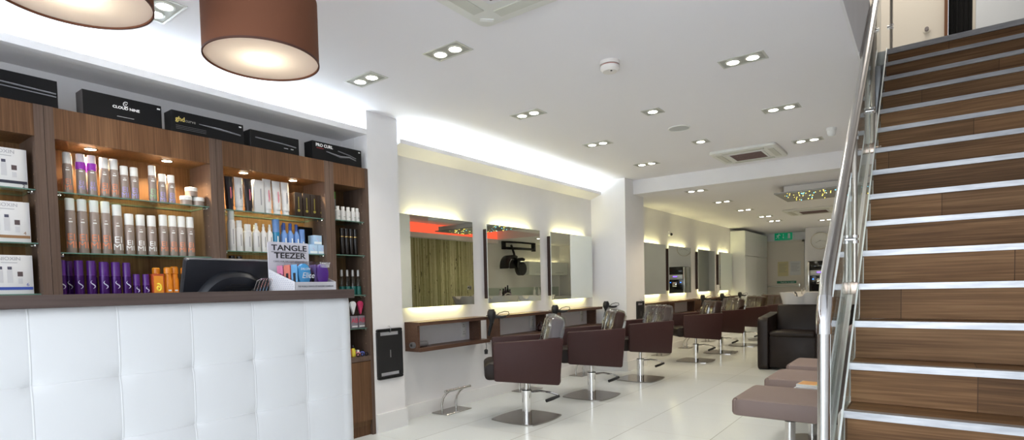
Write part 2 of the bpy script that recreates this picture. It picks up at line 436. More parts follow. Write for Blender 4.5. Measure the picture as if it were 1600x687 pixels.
# rear exit door
d = MB().box(-3.33, -2.45, 15.20, 15.24, .01, 2.10).build('door_1', M_cream); struct(d)
struct(MB().box(-3.38, -3.33, 15.17, 15.2, 0, 2.15).box(-2.45, -2.40, 15.17, 15.2, 0, 2.15).box(-3.38, -2.40, 15.17, 15.2, 2.10, 2.15).build('trim_4', M_cream))
pb = empty('push_bar', (-2.88, 15.14, 1.02)); tag(pb, 'grey push bar across the rear exit door', 'push bar')
MB().cyl(.014, -.38, .38, (0, 0), 10, 'x').build('bar', M_steel, pb)
for s_ in (-1, 1): MB().box(s_*.38-.02, s_*.38+.02, -.03, .06, -.03, .06, .004).build('bracket', M_steel, pb)
gs = empty('door_sign', (-2.80, 15.195, 1.12)); tag(gs, 'small green push bar sign on the rear exit door', 'sign')
MB().box(-.22, .22, -.006, 0, -.03, .03).build('plate', mat('sign_green', (.0, .16, .07), .4), gs)
M_signw = mat('sign_white', (.85, .9, .88), .5)
text('Push bar to open', .045, M_signw, gs, (.02, -.0075, 0), FY)
def paper(name, label, x, z, w, h, mt, y=15.195):
    o = MB().box(-w/2, w/2, -.004, 0, -h/2, h/2).build(name, mt, None, (x, y, z)); tag(o, label, 'notice')
    k = MB()
    for i in range(7): k.box(-w*.38, w*(.38-.1*(i % 3)), -.0055, -.004, h*(.34-.09*i)-.003, h*(.34-.09*i)+.003)
    k.build('printed_lines', mat('print_grey', (.25, .25, .25), .6), o)
paper('notice', 'yellow paper notice on the rear exit door', -2.88, 1.45, .24, .36, mat('yellow_paper', (.70, .62, .34), .7))
paper('notice', 'white printed notice in a clear sleeve beside the yellow one', -2.60, 1.46, .24, .34, mat('white_paper', (.72, .72, .70), .4))
# exit sign
es = empty('exit_sign', (-2.865, 15.19, 2.262)); tag(es, 'green emergency exit sign with running man, arrow and door above the rear door', 'exit sign')
MB().box(-.235, .235, -.03, 0, -.10, .10, .004).build('panel', mat('exit_green', (.0, .22, .10), .4, emis=(0,.3,.13), es=.25), es)
k = MB()
k.sphere(.016, (-.115, -.033, .055), 10, (1, .2, 1))
def limb(pts, r=.009): k.tube([(p[0], -.033, p[1]) for p in pts], r, 6)
limb([(-.125, .035), (-.15, -.01)], .016); limb([(-.125, .03), (-.09, .02), (-.075, .04)]); limb([(-.13, .03), (-.165, .03), (-.18, .0)])
limb([(-.15, -.01), (-.115, -.025), (-.13, -.065)]); limb([(-.15, -.01), (-.175, -.045), (-.205, -.05)])
k.build('running_figure', M_signw, es)
k = MB(); k.box(-.005, .005, -.034, -.03, -.03, .06); k.prism([(-.025, -.025), (.025, -.025), (0, -.065)], 'y', -.034, -.03)
k.build('down_arrow', M_signw, es)
MB().box(.12, .18, -.034, -.03, -.07, .07).build('door_symbol', M_signw, es)
es.scale = (.85, 1, .92)

# ---------------------------------------------------------------- ceiling fittings
M_gun = mat('downlight_frame', (.62, .62, .58), .4, .3)
M_dark = mat('downlight_recess', (.42, .42, .38), .5)
def downlight(n, label, loc, watt=DOWN_E, group=None, col=(1, .93, .82)):
    r = empty('downlight', loc); tag(r, label, 'downlight', group)
    hw = .062*n
    f = MB()
    for a in ((-hw-.012, -hw, -.074, .074), (hw, hw+.012, -.074, .074), (-hw, hw, -.074, -.062), (-hw, hw, .062, .074)): f.box(a[0], a[1], a[2], a[3], -.004, .001)
    f.build('frame', M_gun, r)
    MB().box(-hw, hw, -.062, .062, -.0015, .0005).build('recess_plate', M_dark, r)
    for i in range(n):
        x = (i-(n-1)/2)*.118
        ring = MB().lathe([(.046, -.0018), (.046, -.006), (.036, -.006), (.036, -.0018)], (x, 0, 0), 20, cap=False).build('lamp_ring', M_gun, r)
        MB().cyl(.036, -.005, -.002, (x, 0), 20).build('lamp', M_lamp, r)
        light('SPOT', 'lamp_beam', (x, 0, -.012), watt, col, r, spot_size=math.radians(115), spot_blend=.8, shadow_soft_size=.035)
    return r
G = 'twin downlights in the ceiling'
dl = [(2, -3.02, 1.21, 'twin downlight just behind the left brown drum pendant'),
      (2, -2.98, 2.43, 'twin downlight beside the end of the cabinet cove, right of the second pendant'),
      (2, -2.27, 2.46, 'twin downlight nearest to the ceiling air conditioner cassette at the front'),
      (2, -2.59, 3.74, 'twin downlight in front of the first wall mirror'),
      (2, -2.61, 4.96, 'twin downlight in front of the second wall mirror'),
      (2, -2.61, 6.16, 'twin downlight in front of the third wall mirror, nearest the white column'),
      (1, -1.785, 4.35, 'single square downlight in mid ceiling, nearer to the smoke detector'),
      (1, -1.795, 5.57, 'single square downlight in mid ceiling beside the rear cassette'),
      (2, -.935, 3.73, 'twin downlight nearest the stairwell opening, first of the right row'),
      (2, -.95, 4.96, 'twin downlight in the middle of the right row by the stairs'),
      (2, -.958, 6.25, 'twin downlight in the right row beside the white motion sensor')]
for n, x, y, lb in dl: downlight(n, lb, (x, y, CZ), DOWN_E*(.75 if n == 1 else 1))
rl = [(-2.43, 7.33), (-2.45, 8.59), (-2.45, 9.83), (-2.40, 11.08), (-2.43, 12.03)]
for i, (x, y) in enumerate(rl):
    downlight(2, '%s twin downlight beyond the ceiling beam, counting from the beam towards the exit door' % ORD[i], (x, y, CZ2), DOWN_E*1.7, col=(1, .84, .56))
downlight(2, 'added twin downlight in the raised ceiling, brightening the bamboo wall', (.75, 9.3, 2.56), DOWN_E*.9, col=(1, .90, .68))  # extra fitting, added to throw light on the bamboo
downlight(2, 'twin downlight above the white wash counter, seen in the second mirror', (.55, 11.55, CZ2), DOWN_E*.9, col=(1, .90, .68))
downlight(2, 'twin downlight on the low ceiling in front of the wall clock', (-1.62, 12.65, CZ2), DOWN_E*4, col=(1, .90, .72))

def cassette(loc, s, label, low=False):
    r = empty('ceiling_cassette', loc); tag(r, label, 'air conditioner')
    h = s/2; M_ac = mat('ac_white', (.74, .74, .70), .45)
    MB().prism(rrect(-h, h, -h, h, .05), 'z', -.03, .001, .006).build('fascia_panel', M_ac, r)
    g = MB().prism(rrect(-h*.55, h*.55, -h*.55, h*.55, .02), 'z', -.036, -.03).build('intake_grille', mat('ac_grille', (.70, .70, .70), .5), r)
    k = MB()
    for i in range(15):
        y = -h*.46+i*h*.92/14; k.box(-h*.48, h*.48, y-.006, y+.006, -.038, -.036)
    k.build('grille_slots', mat('ac_slot', (.16, .10, .09), .7), g)
    for i in range(4):
        mm = Matrix.Rotation(i*PI/2, 4, 'Z')
        MB().box(-h*.62, h*.62, h*.70, h*.86, -.035, -.03, 0, mat4=mm).build('air_flap', mat('ac_flap', (.58, .58, .52), .5), r)
    for i in range(4):
        mm = Matrix.Rotation(i*PI/2+PI/4, 4, 'Z')
        MB().box(-.035, .035, h*1.14, h*1.20, -.034, -.03, 0, mat4=mm).build('corner_cap', M_white, r)
    return r
cassette((-1.47, 1.92, CZ), .82, 'square white air conditioner cassette in the ceiling at the front of the shop')
cassette((-1.55, 6.41, CZ), .66, 'square white air conditioner cassette just before the ceiling beam')
cassette((-1.55, 10.75, CZ2), .84, 'air conditioner cassette on the low ceiling behind the starlight panel')
sm = empty('smoke_detector', (-1.60, 3.22, CZ)); tag(sm, 'round white smoke detector on the ceiling', 'smoke detector')
M_det = mat('detector_cream', (.80, .76, .72), .4)
MB().cyl(.062, -.022, 0, seg=28).build('base', M_det, sm)
MB().cyl(.054, -.030, -.022, seg=28).build('red_gap', mat('detector_gap', (.45, .22, .18), .6), sm)
MB().lathe([(.060, -.030), (.060, -.048), (.045, -.062), (.0, -.064)], seg=28, cap=False).build('head', M_det, sm)
MB().cyl(.006, -.066, -.060, (.02, -.02), 10).build('indicator', M_black, sm)
sp = empty('ceiling_speaker', (-1.79, 4.96, CZ)); tag(sp, 'flat round ceiling speaker grille', 'speaker')
MB().lathe([(.10, 0), (.10, -.006), (.088, -.008), (.088, 0)], seg=32, cap=False).build('rim', M_white, sp)
MB().cyl(.088, -.005, 0, seg=32).build('grille', mat('speaker_grille', (.55, .56, .55), .7), sp)
ms = empty('motion_sensor', (-.71, 5.91, CZ)); tag(ms, 'white motion sensor on the ceiling near the stairs', 'sensor')
MB().cyl(.042, -.025, 0, seg=24).build('base', M_white, ms)
MB().lathe([(.036, -.025), (.036, -.05), (.026, -.075), (.0, -.082)], seg=24, cap=False).build('dome', M_white, ms)
wc = empty('wall_camera', (-3.53, 9.23, 1.99)); tag(wc, 'small white round wall camera above the rear mirrors', 'camera')
MB().lathe([(.04, 0), (.04, .02), (.028, .035)], axis='x', seg=16).build('mount', M_white, wc)
MB().sphere(.024, (.045, 0, -.012), 14).build('lens', M_black, wc)

# starlight ceiling panel
st = empty('starlight_panel', (-.57, 8.17, CZ2)); tag(st, 'grey suspended ceiling panel dotted with tiny yellow and blue fibre lights', 'ceiling panel')
MB().box(-.90, .98, -.36, .36, -.085, -.002).build('casing', mat('panel_casing', (.78, .74, .68), .6), st)
MB().box(-1.0, 1.0, -.44, .44, -.100, -.085).build('panel', mat('panel_grey', (.36, .35, .33), .6), st)
ky = MB(); kb = MB()
for i in range(130):
    x, y = random.uniform(-.95, .95), random.uniform(-.4, .4)
    (kb if i % 4 == 0 else ky).sphere(random.uniform(.0025, .0055), (x, y, -.101), 6)
o = ky.build('fibre_lights', emit('fibre_yellow', (1, .8, .1), 6), st); o['kind'] = 'stuff'; o['label'] = 'tiny yellow points'
o = kb.build('fibre_lights', emit('fibre_blue', (.1, .7, 1), 6), st); o['kind'] = 'stuff'; o['label'] = 'tiny blue points'

# drum pendants
def pendant(loc, label):
    r = empty('drum_pendant', loc); tag(r, label, 'pendant lamp', 'brown drum pendants above the reception counter')
    R, H = .212, .245
    MB().lathe([(R, 0), (R, H), (R-.004, H), (R-.004, 0)], seg=72, cap=False).build('lamp_shade', M_shade, r)
    MB().lathe([(R+.0015, -.001), (R+.0015, .006), (R-.0035, .006), (R-.0035, -.001), (R+.0015, -.001)], seg=72, cap=False).build('shade_rim', mat('shade_trim', (.08, .03, .02), .7), r)
    MB().cyl(R-.004, .006, .009, seg=72).build('diffuser', M_diff, r)
    MB().cyl(R-.006, H-.012, H-.009, seg=48).build('top_disc', M_diff, r)
    MB().cyl(.004, H, CZ-loc[2], seg=8).build('cord', M_black, r)
    MB().cyl(.05, CZ-loc[2]-.025, CZ-loc[2], seg=20).build('ceiling_rose', M_white, r)
    b_ = MB().sphere(.03, (0, 0, .09), 14).build('bulb', emit('bulb_glow', (1, .85, .6), 30), r)
    light('POINT', 'bulb_light', (0, 0, .05), PEND_E, (1, .86, .66), r, shadow_soft_size=.03)
pendant((-2.115, 1.215, 2.05), 'brown fabric drum pendant, the whole one on the right')
pendant((-2.105, .600, 2.05), 'brown fabric drum pendant on the left, cut by the top edge of the picture')

# ---------------------------------------------------------------- staircase
RS, GO, SY0, SXL = .185, .2245, 2.377, -.287   # riser, going, first nosing, left end
st = empty('staircase', (0, 0, 0)); tag(st, 'straight flight of dark wood stairs with bright metal nosings and closed risers', 'staircase')
tr = MB(); TOP = 17
for k in range(1, TOP+1):
    y = SY0+GO*(k-1); z = RS*k
    s_ = MB(); yb = y+GO if k < TOP else y+.30
    s_.box(SXL, RX-.004, y+.012, y+.028, z-RS, z-.014)
    s_.box(SXL, RX-.004, y+.03, yb+.03, z-.028, z-.002)
    s_.build('step', M_stair, st)
    nb = MB(); hh = .031 if k < TOP else .045
    nb.box(SXL-.004, RX-.004, y-.004, y+.012, z-hh, z, 0); nb.box(SXL-.004, RX-.004, y+.012, y+.045, z-.003, z, 0)
    o = nb.build('nosing', M_alu, st, smooth=False)
s_ = MB(); sl_ = RS/GO
zn = lambda y: RS+sl_*(y-SY0)
s_.prism([(SY0-.01, zn(SY0-.01)-.16), (SY0+GO*16+.02, zn(SY0+GO*16+.02)-.30), (SY0+GO*16+.02, zn(SY0+GO*16+.02)+.004), (SY0-.01, zn(SY0-.01)+.004)], 'x', SXL-.0115, SXL-.0035)
o = s_.build('glass_stringer', [M_glass, M_gedgew], st, smooth=False)
for p in o.data.polygons:
    if abs(p.normal.x) < .5: p.material_index = 1
outer = o.copy(); COL.objects.link(outer); outer.location.x = -.062

bal = empty('balustrade', (-.30, SY0, 0)); tag(bal, 'stainless steel handrail with clear glass panels on the left side of the stairs', 'balustrade')
ox, oy = .30, -SY0
def glass_panel(y0, y1, x, tlo, thi, name='glass_panel'):
    sl = RS/GO
    zl = lambda y: RS + sl*(y-SY0)
    pts = [(y0+oy, zl(y0)+tlo), (y1+oy, zl(y1)+tlo), (y1+oy, zl(y1)+thi), (y0+oy, zl(y0)+thi)]
    g = MB(); g.prism(pts, 'x', x+ox-.004, x+ox+.004)
    o = g.build(name, [M_glass, M_gedgew], bal, smooth=False)
    for p in o.data.polygons:
        if abs(p.normal.x) < .5: p.material_index = 1
GXg = -.334
glass_panel(2.725, 3.50, GXg, -.16, .52)
glass_panel(3.52, 4.70, GXg, -.16, .66)
glass_panel(4.72, 5.85, GXg, -.16, .66)
PX = -.312
for (x, y, z0, z1) in ((PX, 3.51, 1.10, 1.98), (PX, 4.71, 2.07, 2.96), (-.27, 6.15, 3.147, 4.35)):
    MB().cyl(.0125, z0, z1, (x+ox, y+oy), 20).build('post', mat('post_steel', (.46, .43, .38), .28, 1), bal)
    if z0 < 3:
        b_ = MB(); b_.box(x+ox-.020, x+ox+.018, y-.020+oy, y+.020+oy, z0-.045, z0+.02, .004).cyl(.006, x+ox-.035, x+ox+.045, (y+oy, z0-.012), 10, 'x').sphere(.010, (x+ox+.045, y+oy, z0-.012), 10)
        b_.build('post_bracket', mat('bracket_brass', (.62, .50, .42), .25, 1), bal)
    else: MB().cyl(.04, 3.147, 3.155, (x+ox, y+oy), 20).build('post_foot', M_steel, bal)
    for dz in (.25, .80):
        if z0+dz < z1:
            b_ = MB(); b_.cyl(.017, x+ox-.030, x+ox+.006, (y+oy, z0+dz), 16, 'x').cyl(.020, x+ox-.006, x+ox+.006, (y+oy, z0+dz), 16, 'x')
            b_.cyl(.0185, z0+dz-.022, z0+dz-.006, (x+ox, y+oy), 16).cyl(.0185, z0+dz+.006, z0+dz+.022, (x+ox, y+oy), 16)
            b_.build('glass_clamp', M_chrome, bal)
rz_ = lambda y: .816*y-.868
pts = [(PX+ox, 2.40+oy, 1.012), (PX+ox, 2.425+oy, 1.065), (PX+ox, 2.46+oy, rz_(2.46))]
for y in (2.8, 3.4, 4.0, 4.6, 5.2, 5.8, 6.15): pts.append((PX+ox, y+oy, rz_(y)))
MB().tube(pts, .0235, 28).build('handrail', M_steel, bal)
MB().tube([(PX+ox, 2.387+oy, .930), (PX+ox, 2.387+oy, .965), (PX+ox, 2.390+oy, .990), (PX+ox, 2.402+oy, 1.018), (PX+ox, 2.425+oy, 1.066)], .0270, 28).build('elbow', M_chrome, bal)
MB().cyl(.0215, 0, .935, (PX+ox, 2.387+oy), 28).cyl(.045, 0, .008, (PX+ox, 2.387+oy), 28).build('newel_post', M_steel, bal)
MB().tube([(PX+ox, 3.51+oy, 1.97), (PX+ox, 3.51+oy, rz_(3.51))], .008, 8).build('rail_spigot', M_steel, bal)
MB().tube([(PX+ox, 4.71+oy, 2.95), (PX+ox, 4.71+oy, rz_(4.71))], .008, 8).build('rail_spigot', M_steel, bal)
# upper floor: door with frame, opening, wall pipe
struct(MB().box(.13, .16, 7.44, 7.5, 3.147, 5.2).box(.13, .40, 7.44, 7.5, 5.2, 5.24).build('trim_5', mat('brown_door_frame', (.16, .06, .02), .5)))
o = MB().box(.38, .80, 7.42, 7.46, 3.16, 5.2, .004).build('door_2', mat('door_white', (.80, .82, .84), .5)); struct(o)
cu = MB(); cpts = []
for i in range(25): cpts.append((.165+i*.0085, 7.58+.012*math.sin(i*1.3)))
for i in range(24):
    p, q = cpts[i], cpts[i+1]
    cu.quad((p[0], p[1], 3.15), (q[0], q[1], 3.15), (q[0], q[1], 5.2), (p[0], p[1], 5.2))
    cu.quad((p[0], p[1]+.008, 3.15), (p[0], p[1]+.008, 5.2), (q[0], q[1]+.008, 5.2), (q[0], q[1]+.008, 3.15))
tag(cu.build('black_curtain', mat('black_cloth', (.004, .004, .004), .9)), 'black curtain hanging in the doorway on the upper floor', 'curtain')
pv = empty('wall_pipe', (-.017, 7.5, 3.77)); tag(pv, 'small grey pipe end on the cream wall of the upper floor', 'pipe')
MB().cyl(.018, -.05, 0, (0, 0), 12, 'y').build('pipe_end', mat('pipe_grey', (.25, .22, .22), .5), pv)
MB().cyl(.034, -.008, 0, (0, 0), 16, 'y').build('collar', M_cream, pv)

# ---------------------------------------------------------------- waiting seats by the stairs
def waiting_seat(y, label, loc_x=-.90):
    r = empty('waiting_chair', (-.64, y+.27, 0)); tag(r, label, 'chair', 'taupe waiting chairs beside the stairs')
    MB().prism(rrect(-.265, .245, -.265, .265, .035, 4), 'z', .365, .465, .018).build('seat', M_beige, r)
    a = Matrix.Translation((.225, 0, .50)) @ Matrix.Rotation(math.radians(6), 4, 'Y')
    MB().box(-.035, .035, -.25, .25, -.06, .34, .028, 3, mat4=a).build('backrest', M_beige, r)
    MB().cyl(.028, .012, .335, (0, 0), 24).build('leg', M_steel, r)
    MB().cyl(.032, .31, .342, (0, 0), 24).box(-.05, .05, -.035, .035, .342, .366, .004).build('swivel_plate', M_black, r)
    MB().cyl(.17, 0, .012, (0, 0), 40).build('base_plate', M_plate, r)
    return r
waiting_seat(3.30, 'taupe padded waiting chair nearest the camera beside the stairs')
waiting_seat(4.10, 'middle taupe padded waiting chair, behind the magazine stack')
waiting_seat(4.85, 'taupe padded waiting chair furthest back, in front of the wash unit')
def side_table(y, label):
    r = empty('side_table', (-.58, y, 0)); tag(r, label, 'table')
    MB().box(-.27, .25, -.115, .115, .375, .395, .004).build('table_top', mat('white_laminate', (.84, .86, .88), .3), r)
    MB().cyl(.022, .01, .375, (.16, 0), 18).build('leg', M_steel, r)
    MB().cyl(.10, 0, .01, (.16, 0), 28).build('base_plate', M_plate, r)
side_table(3.975, 'white side table between the first and second taupe chairs, magazines on it')
side_table(4.735, 'white side table between the second and third taupe chairs')
mz = [(.80, .80, .78), (.72, .74, .80), (.82, .78, .74), (.78, .80, .82), (.80, .80, .80), (.70, .72, .70)]
for i in range(6):
    c_ = mz[i]; z = .395+i*.0135
    o = MB().box(-.10, .10, -.075, .075, 0, .013, .0015, 1).build('magazine', mat('magazine_%s' % ORD[i], c_, .3), None, (-.575+.01*(i % 3)-.005, 3.97+.006*(i % 2), z), .05*((i*7) % 5-2))
    tag(o, 'glossy magazine, %s from the bottom of the stack on the side table' % ORD[i] if i < 5 else 'top magazine of the stack with an orange and green cover', 'magazine', 'magazines on the side table')
    if i == 5:
        MB().box(-.095, .01, -.07, .07, .013, .0136).build('cover_picture', mat('cover_orange', (.75, .38, .12), .3), o)
        MB().box(.01, .09, -.07, .02, .013, .0136).build('cover_panel', mat('cover_green', (.30, .50, .18), .3), o)

# ---------------------------------------------------------------- wash units
def wash_unit(x, label):
    r = empty('wash_unit', (x, 7.65, 0)); tag(r, label, 'hair wash chair', 'backwash units facing the entrance')
    for s_ in (-1, 1):
        pr_ = [(0.0, .0), (.68, 0), (.68, .64), (.60, .70), (.08, .68)] 
        pts = arc(.06, .06, .06, 180, 270, 5)+arc(.66, .04, .04, 270, 360, 3)+[(.70, .72)]+arc(.07, .61, .07, 80, 180, 5)
        a = MB(); a.prism(pts, 'x', s_*.40, s_*.40-s_*.13, .018); a.build('armrest', M_dleather, r)
    MB().box(-.27, .27, .035, .62, .03, .44, .02).build('seat_base', M_dleather, r)
    MB().box(-.268, .268, .02, .60, .43, .50, .03, 3).build('seat', M_dleather, r)
    a = Matrix.Translation((0, .50, .50)) @ Matrix.Rotation(math.radians(-14), 4, 'X')
    MB().box(-.265, .265, -.05, .07, -.05, .33, .03, 3, mat4=a).build('backrest', M_dleather, r)
    # basin: flared bowl shell with a neck notch towards the seat
    bs = MB(); NS = 128
    def ring(rx, ry, z, cy=.88, notch=0, tilt=0, pw=3.2):
        out = []
        for i in range(NS):
            t = 2*PI*i/NS; c_, s2 = math.cos(t), math.sin(t)
            x_ = rx*math.copysign(abs(c_)**(2/pw), c_); y_ = ry*math.copysign(abs(s2)**(2/pw), s2)
            zz = z + tilt*y_
            d_ = abs(x_)
            if notch and s2 < -.2: zz -= notch*math.exp(-(d_/.062)**4)
            out.append(bs.bm.verts.new((x_, cy+y_, zz)))
        return out
    R_ = [ring(.225, .24, .70), ring(.238, .265, .78), ring(.255, .305, .88), ring(.278, .342, .965, notch=.055), ring(.285, .35, .985, notch=.06),
          ring(.265, .33, .985, notch=.06), ring(.225, .275, .95, notch=.04), ring(.19, .22, .86), ring(.10, .11, .80)]
    for a_, b_ in zip(R_, R_[1:]):
        for i in range(NS): bs.bm.faces.new((a_[i], a_[(i+1) % NS], b_[(i+1) % NS], b_[i]))
    bs.bm.faces.new(R_[0][::-1]); bs.bm.faces.new(R_[-1])
    bw = bs.build('basin', M_cer, r)
    MB().tube([(-.06, 1.13, .95), (-.06, 1.12, 1.01), (-.02, 1.04, 1.03), (.0, .98, 1.0)], .011, 10).build('tap', M_chrome, r)
    MB().tube([(-.10, .86, .97), (-.09, .80, .985), (-.06, .72, .965), (-.04, .64, .93)], .008, 8).build('shower_hose', M_black, r)
    MB().box(-.14, .14, .66, 1.0, 0, .74, .02).build('pedestal', M_dleather, r)
    return r
wash_unit(-1.36, 'dark brown wash chair with white basin, left one standing clear of the stairs')
wash_unit(-.54, 'dark brown wash chair with white basin, middle one seen past the newel post')
wash_unit(.28, 'dark brown wash chair with white basin, right one below the upper landing')

# ---------------------------------------------------------------- styling chairs
def styling_chair():
    r = empty('styling_chair', (0, 0, 0))
    # base plate with bowed edges, turned back so that it stays square to the room
    return r
def make_chair(loc, phi, label, film=True, plate_turn=0):
    r = empty('styling_chair', loc, phi); tag(r, label, 'salon chair', 'brown styling chairs in front of the mirrors')
    k = MB(); n = 10; pts = []
    hw, hl, bow = .215, .225, .03
    cs = [(hw, -hl), (hw, hl), (-hw, hl), (-hw, -hl)]
    for i in range(4):
        p, q = Vector(cs[i]), Vector(cs[(i+1) % 4]); nn = Vector(((q-p).y, -(q-p).x)).normalized()
        for j in range(n):
            t = j/n; v = p.lerp(q, t)+nn*bow*4*t*(1-t); pts.append((v.x, v.y))
    mm = Matrix.Rotation(-phi+plate_turn, 4, 'Z')
    k.prism(pts, 'z', 0, .010, mat4=mm); k.build('base_plate', M_plate, r)
    MB().lathe([(.041, .010), (.041, .215), (.046, .217), (.046, .243), (.036, .250)], seg=28).build('hydraulic_column', M_chrome, r)
    MB().cyl(.018, .25, .375, seg=18).build('piston', M_steel, r)
    mt = Matrix.Rotation(-phi, 4, 'Z')
    T = lambda *ps: [tuple(mt @ Vector(p)) for p in ps]
    lv = MB().tube(T((.03, .02, .226), (.10, .07, .232), (.17, .12, .218), (.215, .155, .198), (.226, .160, .186)), [.010, .009, .008, .008, .008], 10).build('pump_lever', M_chrome, r)
    MB().tube(T((.228, .166, .186), (.200, .110, .170), (.170, .050, .156)), [.013, .015, .014], 12).build('lever_grip', M_black, lv)
    MB().box(-.07, .07, -.06, .06, .35, .375, .004).build('seat_bracket', M_black, r)
    MB().prism([(-.36, .395), (-.34, .375), (.20, .365), (.20, .49), (-.32, .515), (-.365, .49)], 'y', -.237, .237, .018).build('seat', M_dleather, r)
    for s_ in (-1, 1):
        y0, y1 = (s_*.245, s_*.295)
        MB().prism([(-.285, .372), (.255, .322), (.292, .712), (-.288, .688)], 'y', min(y0, y1), max(y0, y1), .019).build('side_panel', M_leather, r)
    MB().box(.20, .27, -.245, .245, .33, .60, .015).build('back_panel', M_leather, r)
    a = Matrix.Translation((.175, 0, .48)) @ Matrix.Rotation(math.radians(13), 4, 'Y')
    bk = MB().box(-.05, .05, -.232, .232, -.02, .40, .03, 3, mat4=a).build('backrest', M_leather, r)
    if film:
        fm = MB(); nu, nv = 60, 14; vs = []
        # crumpled clear cover: displaced shell around the top of the backrest
        def shell(u, v):
            # u around the section, v along y
            per = [(-.058, .10), (-.058, .36), (-.03, .41), (.03, .41), (.058, .36), (.058, .10)]
            t = u*(len(per)-1); i = min(int(t), len(per)-2); f_ = t-i
            return per[i][0]*(1-f_)+per[i+1][0]*f_, per[i][1]*(1-f_)+per[i+1][1]*f_
        rnd = random.Random(int(loc[1]*100)); ph = [rnd.uniform(0, 6) for _ in range(8)]
        for j in range(nu+1):
            row = []
            y = -.242+.484*j/nu
            w = .0045*math.sin(j*.9+ph[0])+.004*math.sin(j*1.7+ph[1])+.003*math.sin(j*2.9+ph[2])
            for i in range(nv+1):
                x_, z_ = shell(i/nv, 0); w2 = w*(1+.8*math.sin(i*.7+ph[3]+j*.25))
                sgn = -1 if i < nv/2 else 1
                row.append(fm.bm.verts.new(a @ Vector((x_+sgn*w2, y, z_+(w2 if 4 < i < 10 else 0)))))
            vs.append(row)
        for j in range(nu):
            for i in range(nv): fm.bm.faces.new((vs[j][i], vs[j][i+1], vs[j+1][i+1], vs[j+1][i]))
        for row in (vs[0], vs[-1]): fm.bm.faces.new(row)
        fm.build('plastic_cover', M_film, bk)
    return r
CH = [((-2.78, 3.90, 0), 40, 'brown styling chair under a clear plastic cover, nearest of the row'),
      ((-2.77, 5.05, 0), 40, 'brown styling chair with clear plastic back cover, second from the front'),
      ((-2.76, 6.25, 0), 52, 'brown styling chair turned towards the column, third of the front row'),
      ((-2.72, 8.14, 0), 40, 'brown styling chair just past the white column, darker back cover'),
      ((-2.70, 9.30, 0), 40, 'brown styling chair behind the one just past the column'),
      ((-2.65, 10.55, 0), 48, 'brown styling chair beside the left arm of the wash chair'),
      ((-2.60, 11.75, 0), 60, 'brown styling chair furthest back, mostly hidden behind the wash basin')]
for l_, a_, lb in CH: make_chair(l_, math.radians(a_), lb)

def footrest(loc, label):
    r = empty('footrest', loc); tag(r, label, 'footrest', 'steel floor footrests below the mirrors')
    MB().box(-.10, .10, -.17, .17, 0, .008, .002, 1).build('base_plate', M_plate, r)
    MB().cyl(.014, -.17, .17, (.085, .215), 16, 'y').build('foot_bar', M_steel, r)
    for s_ in (-1, 1):
        MB().tube([(-.03, s_*.095, .008), (-.035, s_*.095, .07), (-.015, s_*.095, .13), (.03, s_*.095, .185), (.08, s_*.095, .212)], .0105, 12).build('curved_leg', M_steel, r)
for y, lb in ((3.76, 'steel footrest on the floor below the first mirror, left of the first chair'),
              (4.98, 'steel footrest on the floor behind the pedestal of the first chair'),
              (6.20, 'steel footrest on the floor behind the second chair'),
              ):
    footrest((-3.54, y, 0), lb)
for y, lb in ((8.55, 'steel footrest just past the foot of the column'), (9.75, 'steel footrest behind the chair just past the column'), (11.0, 'steel footrest below the far mirrors')):
    footrest((-3.42, y, 0), lb)

# ---------------------------------------------------------------- mirrors
def mirror(x, wall, y0, y1, z0, z1, label):
    r = empty('wall_mirror', (wall, (y0+y1)/2, z0)); tag(r, label, 'mirror', 'backlit mirrors on the left wall')
    w = (y1-y0)/2; h = z1-z0; d = x-wall
    MB().box(0, d-.008, -w+.012, w-.012, .05, h-.05).build('backing_box', M_brown, r)
    g = MB().box(d-.008, d, -w, w, 0, h, .0015, 1).build('mirror_glass', [M_mirror, M_gedgew], r, smooth=False)
    for p in g.data.polygons:
        if p.normal.x < .9: p.material_index = 1
    for z in (.030, h-.030):
        MB().box(.012, d-.014, -w+.14, w-.14, z-.004, z+.004).build('backlight', M_mled, r, smooth=False)
for i, (y0, y1) in enumerate(((3.222, 4.18), (4.39, 5.365), (5.585, 6.61))):
    mirror(-3.58, WX, y0+.0, y1-.01, .978, 1.786, ['large backlit mirror nearest the product cabinets, reflecting bamboo', 'backlit mirror showing a black hood dryer in its reflection', 'backlit mirror next to the white column, mostly reflecting a pale wall'][i])
for i, (y0, y1) in enumerate(((7.95, 8.92), (9.07, 10.15), (10.56, 11.58), (11.87, 12.86))):
    mirror(-3.47, -3.53, y0, y1, .975, 1.785, 'backlit mirror on the rear wall, ' + ['first past the column', 'second past the column, reflecting the clock', 'third past the column with a brown left edge', 'last before the tall white cupboard'][i])

# ---------------------------------------------------------------- styling worktops
def worktop(wall, front, y0, ln, label):
    r = empty('styling_shelf', (wall, y0, .60)); tag(r, label, 'shelf', 'brown double shelves under the mirrors')
    d = front-wall
    MB().box(0, d, 0, ln, .224, .254).build('worktop_board', M_shelfw, r)
    MB().box(0, d, 0, ln, 0, .032).build('lower_board', M_shelfw, r)
    MB().box(.0, d*.86, 0, .025, .032, .224).build('end_panel', M_shelfw, r)
    MB().box(.0, d*.70, ln-.10, ln-.072, .032, .224).build('divider', M_shelfw, r)
    return r
WT = [(WX, -3.455, 3.30, .95, 'brown double shelf below the first mirror, holding a grey roll'),
      (WX, -3.455, 4.42, 1.0, 'brown double shelf below the second mirror'),
      (WX, -3.455, 5.60, 1.03, 'brown double shelf below the third mirror, ending at the column'),
      (-3.53, -3.34, 7.75, 1.2, 'brown double shelf right behind the column'),
      (-3.53, -3.34, 9.0, 1.2, 'brown double shelf below the mirror that reflects the clock'),
      (-3.53, -3.34, 10.4, 1.2, 'brown double shelf below the third rear mirror'),
      (-3.53, -3.34, 11.65, 1.2, 'brown double shelf ending at the tall white cupboard')]
